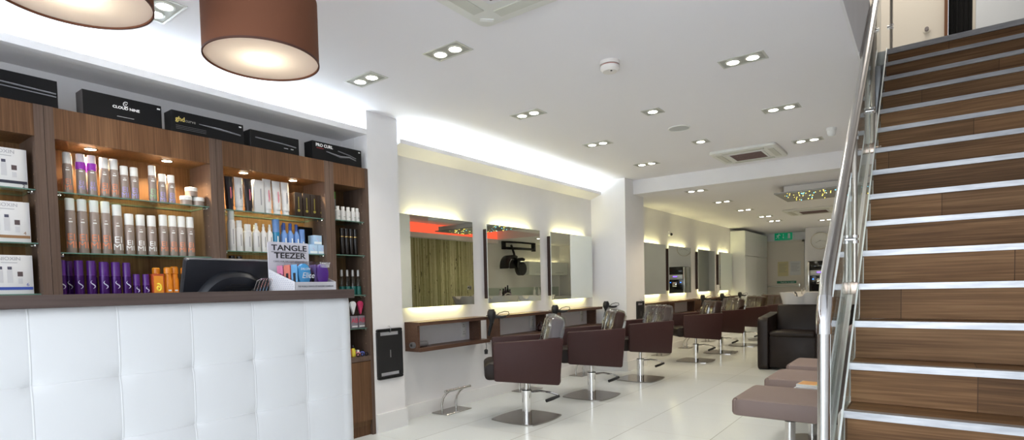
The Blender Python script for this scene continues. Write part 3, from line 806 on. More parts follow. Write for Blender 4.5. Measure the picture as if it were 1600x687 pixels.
for a in WT: worktop(*a)
def socket(x, y, z, label):
    r = empty('wall_socket', (x, y, z)); tag(r, label, 'socket', 'white double sockets between the shelves')
    MB().box(0, .010, -.035, .035, -.07, .07, .003).build('cover_plate', M_white, r)
    for s_ in (-1, 1):
        k = MB()
        for a_, b_ in ((0, .012), (-.010, -.008), (.010, -.008)): k.box(.0100, .0108, a_-.003, a_+.003, s_*.035+b_-.004, s_*.035+b_+.004)
        k.build('pin_holes', M_black, r)
        MB().box(.010, .014, -.026, -.018, s_*.035-.007, s_*.035+.007).build('switch', M_white, r)
socket(WX, 4.06, .735, 'white double socket between the boards below the first mirror')
socket(WX, 5.24, .735, 'white double socket between the boards below the second mirror')
socket(WX, 6.38, .735, 'white double socket between the boards below the third mirror')
rl_ = empty('grey_roll', (-3.53, 3.36, .632)); tag(rl_, 'grey foil roll lying on the lower board of the first shelf', 'roll')
MB().cyl(.026, -.09, .09, (0, .026), 24, 'y', .002).build('sheet', mat('roll_grey', (.16, .16, .17), .35), rl_)
MB().cyl(.012, -.091, -.0895, (0, .026), 16, 'y').build('core', M_black, rl_)

# hair dryers in their holders at the right ends of the worktops
def dryer(x, y, label, z=.854):
    r = empty('hair_dryer', (x, y, z)); tag(r, label, 'hair dryer', 'black hair dryers hung at the ends of the shelves')
    MB().lathe([(.012, .072), (.030, .066), (.041, .045), (.043, .015), (.034, -.012), (.024, -.035), (.020, -.060)][::-1], seg=20).build('dryer_body', M_black, r)
    MB().cyl(.030, .066, .073, seg=18).build('air_filter', M_blackgl, r)
    MB().tube([(0, 0, -.055), (-.012, -.006, -.10), (-.026, -.012, -.155), (-.030, -.014, -.185)], [.019, .018, .015, .013], 14).build('nozzle', M_blackgl, r)
    MB().tube([(.02, .01, .010), (.05, .035, -.002), (.085, .062, -.004), (.11, .085, .004)], [.017, .016, .014, .011], 12).build('handle', M_black, r)
    MB().tube([(.11, .085, .004), (.135, .105, .022), (.13, .10, .045), (.10, .075, .050), (.06, .045, .035), (.04, .03, .012), (.03, .02, -.03)], .004, 7).build('cable_loop', M_black, r)
    MB().lathe([(.036, 0), (.036, .006), (.029, .006), (.029, 0)], (0, 0, -.005), 20, cap=False).box(-.12, -.03, -.012, .012, -.004, .004).build('holder', M_chrome, r)
    return r
dryer(-3.395, 4.205, 'black hair dryer in a holder between the first and second mirrors')
dryer(-3.395, 5.36, 'black hair dryer in a holder between the second and third mirrors')
dryer(-3.395, 6.62, 'black hair dryer in a holder beside the column')
dryer(-3.29, 10.25, 'black hair dryer lying at the end of the shelf under the third rear mirror')
dryer(-3.29, 11.45, 'black hair dryer beside the last rear mirror')
dryer(-3.29, 12.78, 'black hair dryer in front of the tall white cupboard')
pl = empty('hanging_plug', (-3.47, 4.20, .517)); tag(pl, 'black plug dangling below the first shelf', 'plug')
MB().sphere(.02, (0, 0, 0), 12).box(-.012, .012, -.014, .014, -.03, 0, .003).build('plug_body', M_black, pl)
MB().tube([(0, 0, .01), (.004, .002, .05), (0, 0, .085)], .003, 6).build('cable', M_black, pl)
sk = empty('wall_socket', (RX-.058, 10.02, 1.16)); tag(sk, 'metal double socket on the bamboo wall, seen in the first mirror', 'socket')
MB().box(-.008, 0, -.075, .075, -.045, .045, .003).build('cover_plate', M_steel, sk)
for s_ in (-1, 1): MB().box(-.010, -.008, s_*.035-.018, s_*.035+.018, -.02, .02).build('outlet', M_black, sk)
bk = empty('round_brush', (-3.53, 5.26, .632)); tag(bk, 'dark round spray bottle on the lower board of the second shelf', 'bottle')
MB().lathe([(.03, 0), (.045, .02), (.045, .055), (.02, .085), (.015, .11)], seg=20).build('bottle_body', mat('dark_red_plastic', (.03, .008, .008), .2), bk)
cd_ = MB().box(0, .006, -.10, .10, -.08, .08).build('price_card', mat('white_card', (.82, .82, .80), .5), None, (-3.45, 11.72, 1.02)); tag(cd_, 'white card standing by the last rear mirror', 'card')

# black trays hung on the pier and on the column
def tray(M4, label, w=.27, h=.40):
    r = empty('hanging_tray', (0, 0, 0)); tag(r, label, 'tray', 'black handled trays hung on walls'); r.matrix_world = M4
    def ringplate(z0, z1, inner):
        pass
    b = MB(); t = .018
    hw, hh = w/2, h/2
    slot_h, slot_w = .028, w*.38
    # plate built around the two handle slots
    zs = hh-.040
    b.prism(rrect(-hw, hw, -hh, -zs-slot_h/2, .016, 3), 'x', 0, t)
    b.prism(rrect(-hw, hw, zs+slot_h/2, hh, .016, 3), 'x', 0, t)
    b.box(0, t, -hw, hw, -zs+slot_h/2, zs-slot_h/2)
    for s_ in (-1, 1):
        for q in (-1, 1):
            y0, y1 = sorted((s_*slot_w, s_*hw)); b.box(0, t, y0, y1, q*zs-slot_h/2-.003, q*zs+slot_h/2+.003)
    b.box(0, .004, -hw+.01, hw-.01, -hh+.012, hh-.012) if False else None
    b.build('tray_board', M_black, r)
    MB().tube([(-.02, 0, hh+.012), (.008, 0, hh+.022), (.028, 0, hh+.008), (.026, 0, hh-.026), (.010, 0, hh-.030)], .004, 8).build('hook', M_chrome, r)
    MB().box(t, t+.0006, -.004, .004, -.03, .03).build('maker_mark', mat('mark_grey', (.25, .25, .25), .5), r)
tray(Matrix.Translation((-3.49, 2.990, .623)), 'large black tray with two handle slots hung on the pier', .262, .405)
tray(Matrix.Translation((-3.16, 7.16, .74)), 'black tray with a handle slot hung on the column', .24, .34)

# ---------------------------------------------------------------- rear of the salon
tc = empty('tall_cupboard', (-3.365, 13.95, 0)); tag(tc, 'tall white cupboard before the exit door, reaching the ceiling', 'cupboard')
MB().box(-.160, .145, -1.05, 1.05, 0, 2.28).build('body', mat('cupboard_white', (.80, .82, .79), .4), tc)
for y0, y1 in ((-1.045, -.003), (.003, 1.045)):
    MB().box(.145, .163, y0, y1, .08, 1.72, .002, 1).build('door', mat('cupboard_white', ), tc)
    MB().box(.145, .163, y0, y1, 1.73, 2.27, .002, 1).build('upper_door', mat('cupboard_white', ), tc)
ck = empty('wall_clock', (-1.925, 14.2, 2.036)); ck.scale = (.66, 1, .66); tag(ck, 'large round white wall clock on the back wall', 'clock')
MB().lathe([(.283, 0), (.283, -.035), (.276, -.04), (.266, -.03), (.266, 0)], axis='y', seg=56, cap=False).build('clock_rim', mat('clock_rim', (.66, .60, .50), .5), ck)
MB().cyl(.265, -.028, -.01, (0, 0), 56, 'y').build('clock_face', mat('clock_face', (.80, .80, .79), .6), ck)
k = MB()
for i in range(60):
    mm = Matrix.Rotation(i*PI/30, 4, 'Y'); ln_ = .05 if i % 5 == 0 else .02
    k.box(-.003, .003, -.030, -.028, .24-ln_, .24, mat4=mm)
k.build('hour_marks', mat('mark_pale', (.58, .57, .55), .6), ck)
k = MB()
for ang, ln_, w_ in ((-118, .15, .006), (100, .20, .004)):
    k.box(-w_, w_, -.034, -.031, -.03, ln_, mat4=Matrix.Rotation(math.radians(ang), 4, 'Y'))
k.cyl(.014, -.036, -.028, (0, 0), 16, 'y')
k.build('hands', mat('hand_grey', (.40, .39, .38), .5), ck)
# coffee machine on a counter (below the clock)
cb = empty('coffee_cabinet', (-1.45, 13.90, 0)); tag(cb, 'dark brown low cabinet carrying the coffee machine', 'cabinet')
MB().box(-.80, 1.4, -.28, .28, .08, .74).box(-.80, 1.4, -.22, .28, 0, .08).build('body', M_walnut, cb)
MB().box(-.82, 1.4, -.30, .29, .74, .78).build('top', M_ctop, cb)
for i in range(3): 
    dd = MB().box(-.79+i*.73, -.07+i*.73, -.295, -.28, .09, .73).build('door', M_walnut, cb)
cm = empty('coffee_machine', (-1.865, 13.88, .78)); cm.scale = (1, 1, .84); tag(cm, 'black and steel coffee machine with blue lit buttons below the clock', 'coffee machine')
MB().box(-.23, .23, -.18, .22, 0, .94, .015).build('housing', M_blackgl, cm)
for q in (-1, 1): MB().box(min(q*.235, q*.20), max(q*.235, q*.20), -.20, .22, 0, .92, .006).build('side_panel', M_steel, cm)
MB().box(-.19, .19, -.215, -.17, .56, .70, .01).build('control_panel', mat('cm_grey', (.35, .36, .38), .3, .6), cm)
MB().box(-.05, .05, -.219, -.214, .635, .655).build('display', emit('blue_display', (.12, .05, 1), 5), cm)
MB().box(-.18, .18, -.20, -.17, .74, .88, .01).build('bean_hopper', M_blackgl, cm)
for s_ in (-1, 1): MB().sphere(.011, (s_*.13, -.185, .47), 10).build('blue_light', emit('blue_led', (.02, .12, 1), 8), cm)
MB().sphere(.011, (.0, -.185, .14), 10).build('blue_light', emit('blue_led', (.02, .12, 1), 8), cm)
MB().box(-.055, .055, -.26, -.18, .34, .48, .012).build('spout', M_chrome, cm)
MB().box(-.15, .15, -.28, -.16, .0, .05, .005).build('drip_tray', M_steel, cm)
MB().lathe([(.03, .05), (.035, .12), (.033, .14)], (0, -.22, 0), 16).build('cup', M_steel, cm)
kt = empty('water_jug', (-2.17, 13.95, .78)) if False else None
# bamboo wall and the things along the right-hand wall (seen in the mirrors)
k = MB(); y = 8.02; rr_ = random.Random(3)
while y < 10.32:
    w_ = rr_.uniform(.011, .021); nseg = 9; zs = [0]; 
    zc = rr_.uniform(.05, .3); prof = [(w_, 0)]
    while zc < 2.22:
        prof += [(w_, zc-.008), (w_*1.18, zc), (w_, zc+.008)]; zc += rr_.uniform(.22, .38)
    prof.append((w_, 2.248))
    k.lathe(prof, (RX-.030, y+w_, 0), 8); y += 2*w_+.001
o = k.build('bamboo_cladding', M_bamboo); tag(o, 'wall cladding of upright bamboo stems below the red cove, seen in the first mirror', 'wall cladding')
vt = empty('vanity_unit', (RX, 12.0, 0)); tag(vt, 'white wash counter along the right wall, seen in the second mirror', 'counter')
MB().box(-.48, 0, -1.35, 2.1, .10, .84).build('body', mat('cupboard_white', ), vt)
MB().box(-.52, 0, -1.40, 2.15, .84, .88, .008).build('counter_top', M_cer, vt)
MB().box(-.02, 0, -1.30, 2.1, .88, 1.14).build('splashback', mat('splash_green', (.55, .62, .56), .1), vt)
wcb = empty('wall_cabinet', (RX, 13.0, 1.47)); tag(wcb, 'white wall cabinet above the wash counter, lit along its top', 'cabinet')
MB().box(-.30, 0, -.85, 1.15, 0, .36).build('body', mat('cupboard_white', ), wcb)
for i in range(2):
    dd = MB().box(-.318, -.30, -.84+i*1.0, .14+i*1.0, .01, .35).build('door', mat('cupboard_white', ), wcb)
    MB().tube([(-.32, -.55+i, .06), (-.345, -.55+i, .06), (-.345, -.15+i, .06), (-.32, -.15+i, .06)], .006, 6).build('handle', M_chrome, dd)
MB().box(-.05, -.03, -.8, 1.1, .362, .368).build('top_light', emit('warm_led', (1, .85, .45), 6), wcb)
for i in range(3):
    o = MB().lathe([(.035, 0), (.035, .17), (.012, .20), (.012, .24)], seg=14).build('pump_bottle', M_white, None, (1.38, 12.45+i*.22, .88)); tag(o, 'white pump bottle on the wash counter, %s of three from the entrance side' % ORD[i], 'bottle', 'pump bottles on the wash counter')
    MB().tube([(0, 0, .24), (0, 0, .262), (-.04, 0, .258)], .005, 6).build('pump', M_white, o)
for i, (dy, c_, h_) in enumerate(((0, (.02, .02, .02), .22), (.09, (.03, .02, .05), .26), (.18, (.015, .015, .015), .30), (.27, (.1, .08, .12), .2), (-.12, (.7, .66, .72), .2))):
    o = MB().lathe([(.04, 0), (.045, h_*.5), (.02, h_*.8), (.02, h_)], seg=14).build('dark_bottle', mat('vanity_bottle_%s' % ORD[i], c_, .3), None, (1.36, 11.05+dy, .88)); tag(o, ['short dark', 'medium dark purple', 'tallest black', 'short purplish grey', 'pale lilac'][i]+' bottle on the wash counter beside the hood dryer', 'bottle', 'bottles below the hood dryer')
    MB().cyl(.021, h_, h_+.02, seg=12).build('cap', M_black, o)
# hood dryer on a wall arm
hd = empty('hood_dryer', (RX, 11.45, 2.25)); tag(hd, 'black climate hood dryer on a folding wall arm, seen in the second mirror', 'hood dryer')
MB().box(-.05, 0, -.07, .07, -.12, .12, .008).build('wall_plate', M_blackgl, hd)
for z in (.085, -.085):
    MB().tube([(-.05, 0, z), (-.15, .5, z), (-.16, 1.15, z)], .036, 8).build('arm', M_blackgl, hd)
MB().box(-.20, -.12, 1.10, 1.22, -.14, .14, .01).build('arm_joint', M_blackgl, hd)
MB().tube([(-.13, .18, .0), (-.20, .20, -.22), (-.22, .22, -.36)], .03, 10).build('drop_arm', M_blackgl, hd)
for a0, yy, rr2 in ((0, .05, .30), (25, .40, .24)):
    k = MB(); pr2 = arc(0, 0, rr2, 60, 190, 10); pr3 = arc(0, 0, rr2-.07, 190, 60, 10)
    k.prism(pr2+pr3, 'x', -.42, -.16, .01, mat4=Matrix.Translation((0, yy-.12, -.58))); k.build('hood_panel', M_blackgl, hd)
MB().cyl(.18, -.36, -.20, (.38, -.62), 28, 'x', .02).build('round_heater', M_blackgl, hd)

# ---------------------------------------------------------------- product cabinets
FXc, BKc = -3.49, -3.775
SHG = -3.515      # front of the glass shelves
cabs = [('product_cabinet', -.75, .850, 'walnut product cabinet at the left edge of the picture, holding white gift boxes'),
        ('product_cabinet', .852, 1.677, 'widest-looking walnut product cabinet with brown and purple hair products'),
        ('product_cabinet', 1.679, 2.479, 'walnut product cabinet behind the monitor with white tubes and blue bottles'),
        ('product_cabinet', 2.481, 2.832, 'narrow walnut product cabinet next to the pier with a door below')]
CB = []
for i, (nm, y0, y1, lb) in enumerate(cabs):
    r = empty(nm, (FXc, y0, 0)); tag(r, lb, 'cabinet', 'walnut product cabinets behind the counter'); CB.append(r)
    d = BKc-FXc; w = y1-y0; sw = .038
    swr = .038 if i < 3 else .030
    MB().box(d, 0, 0, sw, .0, 2.08).build('side_board', M_stile, r)
    MB().box(d, 0, w-swr, w, .0, 2.08).build('side_board', M_stile, r)
    MB().box(d, -.018, sw, w-swr, 1.93, 1.948).build('bottom_of_canopy', M_walnut_in, r)
    MB().box(d, -.018, sw, w-swr, 2.06, 2.079).build('top_board', M_walnut_in, r)
    MB().box(d, -.021, sw, w-swr, .08, .59).build('lower_carcass', M_walnut_in, r)
    MB().box(-.018, -.001, sw, w-swr, 1.925, 2.079).build('fascia', M_walnut, r)
    MB().box(d, d+.012, sw, w-swr, .6, 1.93).build('back_board', M_walnut_in, r)
    MB().box(-.02, -.002, sw, w-swr, .12, .585).build('door', M_walnut, r)
    MB().box(d, -.001, sw, w-swr, .59, .625).build('ledge', M_stile, r)
    MB().box(-.06, -.03, sw, w-swr, 0, .12).build('plinth', M_walnut, r)
    # shelf-pin holes
    k = MB()
    for q in range(18):
        for yy in (sw+.0005, w-swr-.0005):
            k.cyl(.0035, yy-.0005, yy+.0005, (-.05, .72+q*.064), 6, 'y')
    k.build('pin_holes', mat('pin_hole', (.30, .20, .12), .6), r)
SHZ = {0: (1.668, 1.405, 1.155), 1: (1.668, 1.362, 1.107), 2: (1.664, 1.405, 1.157), 3: (1.668, 1.409, 1.103, .845)}
for i, zs in SHZ.items():
    y0, y1 = cabs[i][1], cabs[i][2]
    for q, z in enumerate(zs):
        e0, e1 = y0+.040, y1-(.040 if i < 3 else .032)
        nm_ = ['left edge', 'brown and purple products', 'tubes and blue bottles', 'narrow'][i]
        g = MB().box(BKc+.015, SHG, e0, e1, -.006, 0).build('glass_shelf', [M_shglass, M_gedge], CB[i], smooth=False)
        g.location = (-FXc, -y0, z)
        for p in g.data.polygons:
            if abs(p.normal.z) < .5: p.material_index = 1
        for yy in (e0+.012, e1-.012):
            for xx in (-3.55,):
                o = MB().cyl(.006, yy-y0-.012, yy-y0+.012, (xx-FXc, z-.015), 8, 'y').sphere(.006, (xx-FXc+.03, yy-y0, z-.013), 8).build('shelf_clip', M_chrome, CB[i])
# cabinet lamps
for i, y in ((0, .42), (1, 1.07), (1, 1.444), (2, 1.903), (2, 2.259)):
    r = empty('cabinet_light', (-3.60, y, 1.9295)); tag(r, 'small round lit lamp under the top board, ' + {.42: 'in the leftmost cabinet', 1.07: 'left one above the brown spray cans', 1.444: 'right one above the white jars', 1.903: 'left one above the white tubes', 2.259: 'right one above the black boxes'}[y], 'light', 'round lamps in the product cabinets')
    MB().lathe([(.034, 0), (.034, -.006), (.026, -.007), (.026, 0)], seg=24, cap=False).build('rim', M_chrome, r)
    MB().cyl(.026, -.0055, 0, seg=24).build('lens', M_cablamp, r)
    light('SPOT', 'lamp_beam', (0, 0, -.012), 18.0, (1, .72, .42), r, spot_size=math.radians(140), spot_blend=.6, shadow_soft_size=.02)

# ---- products
def col(name, c, r=.35, **k): return mat(name, c, r, **k)
M_cap = mat('white_cap', (.80, .80, .78), .35)
M_taupe = mat('taupe_can', (.33, .265, .23), .3, .2)
M_orange = mat('print_orange', (.80, .28, .14), .5)
M_violet = mat('print_violet', (.42, .34, .68), .5)
M_prw = mat('print_white', (.85, .85, .83), .5)
M_green = mat('print_green', (.35, .55, .30), .5)
M_purp = mat('purple_can', (.055, .010, .13), .22, .3)
M_purpcap = mat('purple_cap', (.085, .015, .20), .3)
M_silverp = mat('print_silver', (.62, .58, .80), .3)
def can(name, d, h, capf, body, capm, shoulder=True):
    r_ = d/2; hb = h*(1-capf)
    prof = [(r_*.92, 0), (r_, .004), (r_, hb-.010), (r_*.86, hb)] if shoulder else [(r_*.92, 0), (r_, .004), (r_, hb)]
    o = MB().lathe(prof, seg=24).build(name, body)
    MB().lathe([(r_*.90, hb), (r_*.90, h-.004), (r_*.84, h)], seg=24).build('cap', capm, o)
    return o
PROD = {}
def eimi(d, h, pr_, capm=M_cap, capf=.20, txt=('EI', 'MI'), tsz=.030, body=M_taupe, band=None):
    o = can('hair_spray_can' if h > .16 else 'styling_can', d, h, capf, body, capm)
    rr2 = d/2+.0006
    for j, t in enumerate(txt): text_round(t, tsz, pr_, o, d/2, h*.29-j*tsz*.80, 1.15*d/.05)
    k = MB(); k.box(rr2*.985-.001, rr2*.985, -.008, .008, h*.56, h*.56+.006).box(rr2*.985-.001, rr2*.985, -.005, .005, h*.62, h*.62+.003); k.build('small_print', M_prw, o)
    if band: MB().lathe([(d/2+.0005, h*.62), (d/2+.0005, h*.80)], seg=24, cap=False).build('collar_band', band, o)
    return o
M_magenta = mat('magenta_band', (.30, .03, .42), .3)
M_pcap = mat('pale_pink_cap', (.80, .72, .78), .35)
def place(o, y, z, x, label, cat, group):
    o.location = (x, y, z); tag(o, label, cat, group); return o
def row_items(items, z, maker, describe, cat, group, x=-3.57):
    protos = {}
    for i, it in enumerate(items):
        y, ext, h, s_ = it[:4]
        xx = it[4] if len(it) > 4 else x
        d = ext*.92
        key = (s_, round(d*200), round(h*100))
        if key in protos: o = copy_tree(protos[key])
        else: o = maker(s_, d, h); protos[key] = o
        place(o, y, z, xx, describe(i, s_), cat, group)
        if maker is mk_eimi: o.rotation_euler[2] = -.22
def mk_eimi(s_, d, h):
    if s_ == 'p': return eimi(d, h, M_violet, M_pcap, .36, band=M_magenta)
    pr_ = {'o': M_orange, 'O': M_orange, 'W': M_prw, 'w': M_prw, 'v': M_violet, 'g': M_green}[s_]
    return eimi(d, h, pr_, capf=.22 if h > .25 else .27, tsz=.050 if h > .25 else .038)
names_top = ['taupe spray can with orange print and white cap, leftmost on the top shelf', 'taupe can with purple collar band, left one of the two', 'taupe can with purple collar band, right one of the two',
             'taupe can with orange print just right of the purple banded cans', 'taupe can with orange print, fifth from the left on the top shelf', 'shorter taupe can with violet print, left of the gap side pair', 'shorter taupe can with violet print at the left edge of the shelf gap',
             'tall taupe can with green print right of the gap', 'small taupe can with violet print below the right lamp, left of two', 'small taupe can with violet print beside the white jars']
row_items([(0.956, 0.045, 0.213, 'o'), (1.013, 0.047, 0.214, 'p'), (1.062, 0.045, 0.215, 'p'), (1.117, 0.048, 0.212, 'o'), (1.163, 0.045, 0.212, 'o'), (1.210, 0.047, 0.183, 'v'), (1.258, 0.047, 0.181, 'v'), (1.350, 0.045, 0.208, 'g'), (1.400, 0.044, 0.168, 'v'), (1.449, 0.046, 0.170, 'v')],
          1.668, mk_eimi, lambda i, s_: names_top[i], 'spray can', 'taupe cans on the top shelf')
nb_ = ['at the far left', 'behind the purple banded cans', 'behind the orange printed pair', 'behind the green printed can', 'behind the small cans']
row_items([(0.975, .045, .213, 'o'), (1.045, .045, .213, 'p'), (1.150, .045, .217, 'o'), (1.375, .045, .208, 'g'), (1.43, .045, .172, 'v')],
          1.668, mk_eimi, lambda i, s_: 'taupe can in the back row of the top shelf, ' + nb_[i], 'spray can', 'taupe cans in the back row', x=-3.635)
d_ = ['leftmost', 'second', 'third', 'fourth', 'fifth', 'sixth', 'seventh', 'eighth', 'ninth', 'tenth', 'eleventh', 'rightmost']
row_items([(0.957, 0.049, 0.284, 'O'), (1.009, 0.049, 0.284, 'O'), (1.062, 0.049, 0.282, 'O'), (1.113, 0.049, 0.281, 'O'), (1.166, 0.053, 0.272, 'W'), (1.222, 0.053, 0.228, 'w'), (1.278, 0.053, 0.228, 'w'), (1.334, 0.053, 0.228, 'w'), (1.395, 0.051, 0.238, 'o'), (1.446, 0.047, 0.238, 'o'), (1.494, 0.047, 0.238, 'o'), (1.543, 0.048, 0.238, 'o')],
          1.362, mk_eimi, lambda i, s_: '%s taupe spray can on the middle shelf with %s' % (['tall leftmost', 'tall second', 'tall third', 'tall fourth', 'tall fifth', 'shorter sixth', 'shorter seventh', 'shorter eighth', 'shorter ninth', 'shorter tenth', 'shorter eleventh', 'shorter rightmost'][i], {'O': 'orange print', 'W': 'white print', 'w': 'white print', 'o': 'orange print'}[s_]), 'spray can', 'taupe cans on the middle shelf')
row_items([(1.360, .045, .228, 'w'), (1.42, .045, .228, 'o')], 1.362, mk_eimi, lambda i, s_: 'taupe can standing behind the middle shelf row, ' + ['left of the orange printed four', 'behind the orange printed four'][i], 'spray can', 'taupe cans behind the middle row', x=-3.64)
def s_logo(o, r_, z, sz):
    pts = [(sz*.22*math.sin(t*2*PI*.95), z+sz*(t-.5)) for t in [i/10 for i in range(11)]]
    MB().tube([(r_, p[0], p[1]) for p in pts], [.0006+.0022*math.sin(PI*i/10) for i in range(11)], 5).build('swoosh_logo', M_silverp, o)
def mk_sp(s_, d, h):
    o = can('purple_can', d, h, .36 if s_ == 'S' else .42, M_purp, M_purpcap, False)
    s_logo(o, d/2+.0004, h*.42, h*.20)
    k = MB(); k.box(d/2-.002, d/2+.0006, -.012, .006, .003, .014); k.build('price_sticker', M_prw, o)
    return o
row_items([(0.907, 0.047, 0.218, 'S'), (0.981, 0.049, 0.223, 'S'), (1.035, 0.049, 0.221, 'S'), (1.092, 0.050, 0.213, 'S'), (1.147, 0.050, 0.212, 'S'), (1.199, 0.045, 0.211, 'S'), (1.245, 0.040, 0.148, 's'), (1.293, 0.040, 0.146, 's')],
          1.107, mk_sp, lambda i, s_: ['tall purple can half hidden by the cabinet side', 'tall purple can, second from the left', 'tall purple can, third from the left', 'tall purple can, fourth from the left', 'tall purple can, fifth from the left', 'tall purple can, rightmost of the tall ones', 'short purple can beside the tall ones', 'short purple can beside the orange box'][i], 'can', 'purple cans on the lower shelf')
row_items([(0.955, .047, .218, 'S', -3.64), (1.06, .047, .21, 'S', -3.64), (1.12, .047, .21, 'S', -3.64)], 1.107, mk_sp, lambda i, s_: 'tall purple can in the shadow behind the purple row, %s from the left' % ORD[i], 'can', 'purple cans behind the row')
M_amber = mat('amber_bottle', (.80, .26, .02), .2)
ob = MB().box(-.025, .025, -.030, .030, 0, .150, .001).build('orange_box', mat('red_orange_box', (.45, .07, .02), .35)); place(ob, 1.348, 1.107, -3.57, 'red and orange boxed product with a yellow swirl beside the purple cans', 'box', None)
MB().box(.0252, .0258, -.024, .024, .02, .138).build('printed_panel', mat('orange_panel', (.80, .30, .03), .35), ob)
MB().tube([(.0262, .014*(t/14+.15)*math.cos(t*.6), .07+.022*(t/14+.15)*math.sin(t*.6)) for t in range(15)], .005, 6).build('yellow_swirl', mat('yellow_print', (.95, .75, .08), .35), ob)
for i, (y, z_, x_) in enumerate(((1.366, .188, -3.62), (1.412, .190, -3.58), (1.455, .196, -3.60), (1.505, .19, -3.58))):
    o = MB().lathe([(.019, 0), (.022, .006), (.022, .12), (.018, .135), (.018, .150), (.021, .154), (.021, z_-.006), (.016, z_)], seg=20).build('amber_bottle', M_amber); place(o, y, 1.107, x_, 'shiny orange bottle beside the monitor, %s from the left' % ORD[i], 'bottle', 'orange bottles on the lower shelf')
    MB().box(.0222, .0228, -.008, .008, .05, .058).build('small_print', M_prw, o)
# jars
def jar():
    o = MB().lathe([(.030, 0), (.033, .003), (.033, .032)], seg=24).build('cream_jar', M_taupe)
    MB().lathe([(.034, .032), (.034, .052), (.032, .055)], seg=24).build('lid', M_cap, o); return o
j0 = jar(); place(j0, 1.528, 1.668, -3.57, 'white lidded cream jar, lower left of the three', 'jar', 'cream jars on the top shelf')
j1 = copy_tree(j0); place(j1, 1.598, 1.668, -3.57, 'white lidded cream jar, lower right of the three', 'jar', 'cream jars on the top shelf')
j2 = copy_tree(j0); place(j2, 1.560, 1.7235, -3.57, 'white lidded cream jar stacked on the other two', 'jar', 'cream jars on the top shelf')
# tubes
def tube_(d, h, body, capm, pc):
    k = MB(); NS = 20; rings = []
    for z, rx, ry in ((0.0, d*.40, d*.40), (h*.14, d*.40, d*.40), (h*.14, d*.47, d*.45), (h*.5, d*.42, d*.48), (h*.93, .006, d*.50), (h, .0025, d*.52)):
        rings.append([k.bm.verts.new((rx*math.cos(2*PI*i/NS), ry*math.sin(2*PI*i/NS), z)) for i in range(NS)])
    n0 = len(k.bm.faces)
    for j, (a_, b_) in enumerate(zip(rings[2:], rings[3:])):
        for i in range(NS): k.bm.faces.new((a_[i], a_[(i+1) % NS], b_[(i+1) % NS], b_[i]))
    k.bm.faces.new(rings[-1])
    for v in rings[0]+rings[1]: k.bm.verts.remove(v)
    o = k.build('product_tube', body)
    MB().cyl(d*.40, 0, h*.14, seg=20).build('cap', capm, o)
    MB().box(d*.435, d*.44, -.003, .003, h*.35, h*.68).box(d*.435, d*.44, .006, .008, h*.40, h*.60).build('printed_strip', pc, o)
    return o
M_tubew = mat('tube_white', (.74, .73, .72), .35); M_tubek = mat('tube_dark', (.018, .012, .014), .35)
M_pinkp = mat('print_pink', (.75, .20, .28), .5); M_greyp = mat('print_grey_dark', (.25, .25, .28), .5)
tl = ['dark tube at the left end of the row of tubes', 'white tube between the two dark tubes', 'dark tube, second dark one from the left', None, 'white tube with pink print, tallest of the tubes', 'white tube with pink print, second from the right', 'white tube with pale print at the right end next to the black boxes']
for i, (y, e_, h_, s_) in enumerate([(1.788, 0.055, 0.216, 'k'), (1.85, 0.058, 0.219, 't'), (1.912, 0.056, 0.218, 'k'), (1.977, 0.070, 0.216, 'x'), (2.043, 0.062, 0.234, 't'), (2.110, 0.062, 0.230, 't'), (2.174, 0.060, 0.231, 't')]):
    if s_ == 'x':
        o = MB().box(-.022, .022, -.033, .033, 0, h_, .001).build('white_carton', M_tubew); place(o, y, 1.664, -3.57, 'white carton among the white tubes', 'box', None)
        MB().box(.0222, .0228, .009, .014, h_*.25, h_*.75).build('printed_strip', M_greyp, o); continue
    o = tube_(e_*.95, h_, M_tubek if s_ == 'k' else M_tubew, M_tubek if s_ == 'k' else M_tubew, M_pinkp if i in (0, 2, 4, 5) else M_greyp)
    place(o, y, 1.664, -3.57, tl[i], 'tube', 'tubes on the top shelf')
M_bbox = mat('dark_brown_box', (.030, .018, .012), .35); M_gold = mat('print_gold', (.35, .30, .06), .4, .4)
for i, y in enumerate((2.262, 2.326, 2.388, 2.446)):
    h_ = .170
    o = MB().box(-.05, .03, -.029, .029, 0, h_, .001).build('boxed_product', M_bbox); place(o, y, 1.664, -3.575, ['first', 'second', 'third', 'last'][i]+' dark brown box with a gold emblem, counting from the tubes', 'box', 'dark boxes on the top shelf')
    MB().lathe([(.010, 0), (.010, .0008)], (.030, 0, .045), 14, 'x').box(.030, .0308, -.0025, .0025, .06, .14).build('gold_emblem', M_gold, o)
# white bottles
M_wb = mat('white_bottle', (.72, .71, .70), .35)
def wbottle(s_, d, h):
    r_ = d/2
    if s_ == 'h':
        o = MB().lathe([(r_*.9, 0), (r_, .005), (r_, h*.74), (r_*.8, h*.78)], seg=20).build('white_bottle', M_wb)
        MB().lathe([(r_*.82, h*.78), (r_*.82, h-.004), (r_*.76, h)], seg=20).build('cap', M_wb, o)
    else:
        o = MB().lathe([(r_*.9, 0), (r_, .005), (r_, h*.68), (r_*.45, h*.78), (r_*.42, h*.82)], seg=20).build('white_bottle', M_wb)
        MB().lathe([(r_*.5, h*.82), (r_*.45, h*.90), (r_*.30, h*.92), (r_*.34, h)], seg=14).build('pump', M_wb, o)
    MB().box(r_-.0004, r_+.0006, -.002, .002, h*.18, h*.55).build('printed_strip', M_greyp, o)
    return o
wl = ['tallest white bottle at the left of the middle shelf', 'white bottle right of the tallest one', 'white round-shouldered bottle, third from the left', 'white pump bottle, left of the pumps', 'slim white pump bottle in the middle of the pumps', 'white pump bottle nearest the blue bottles']
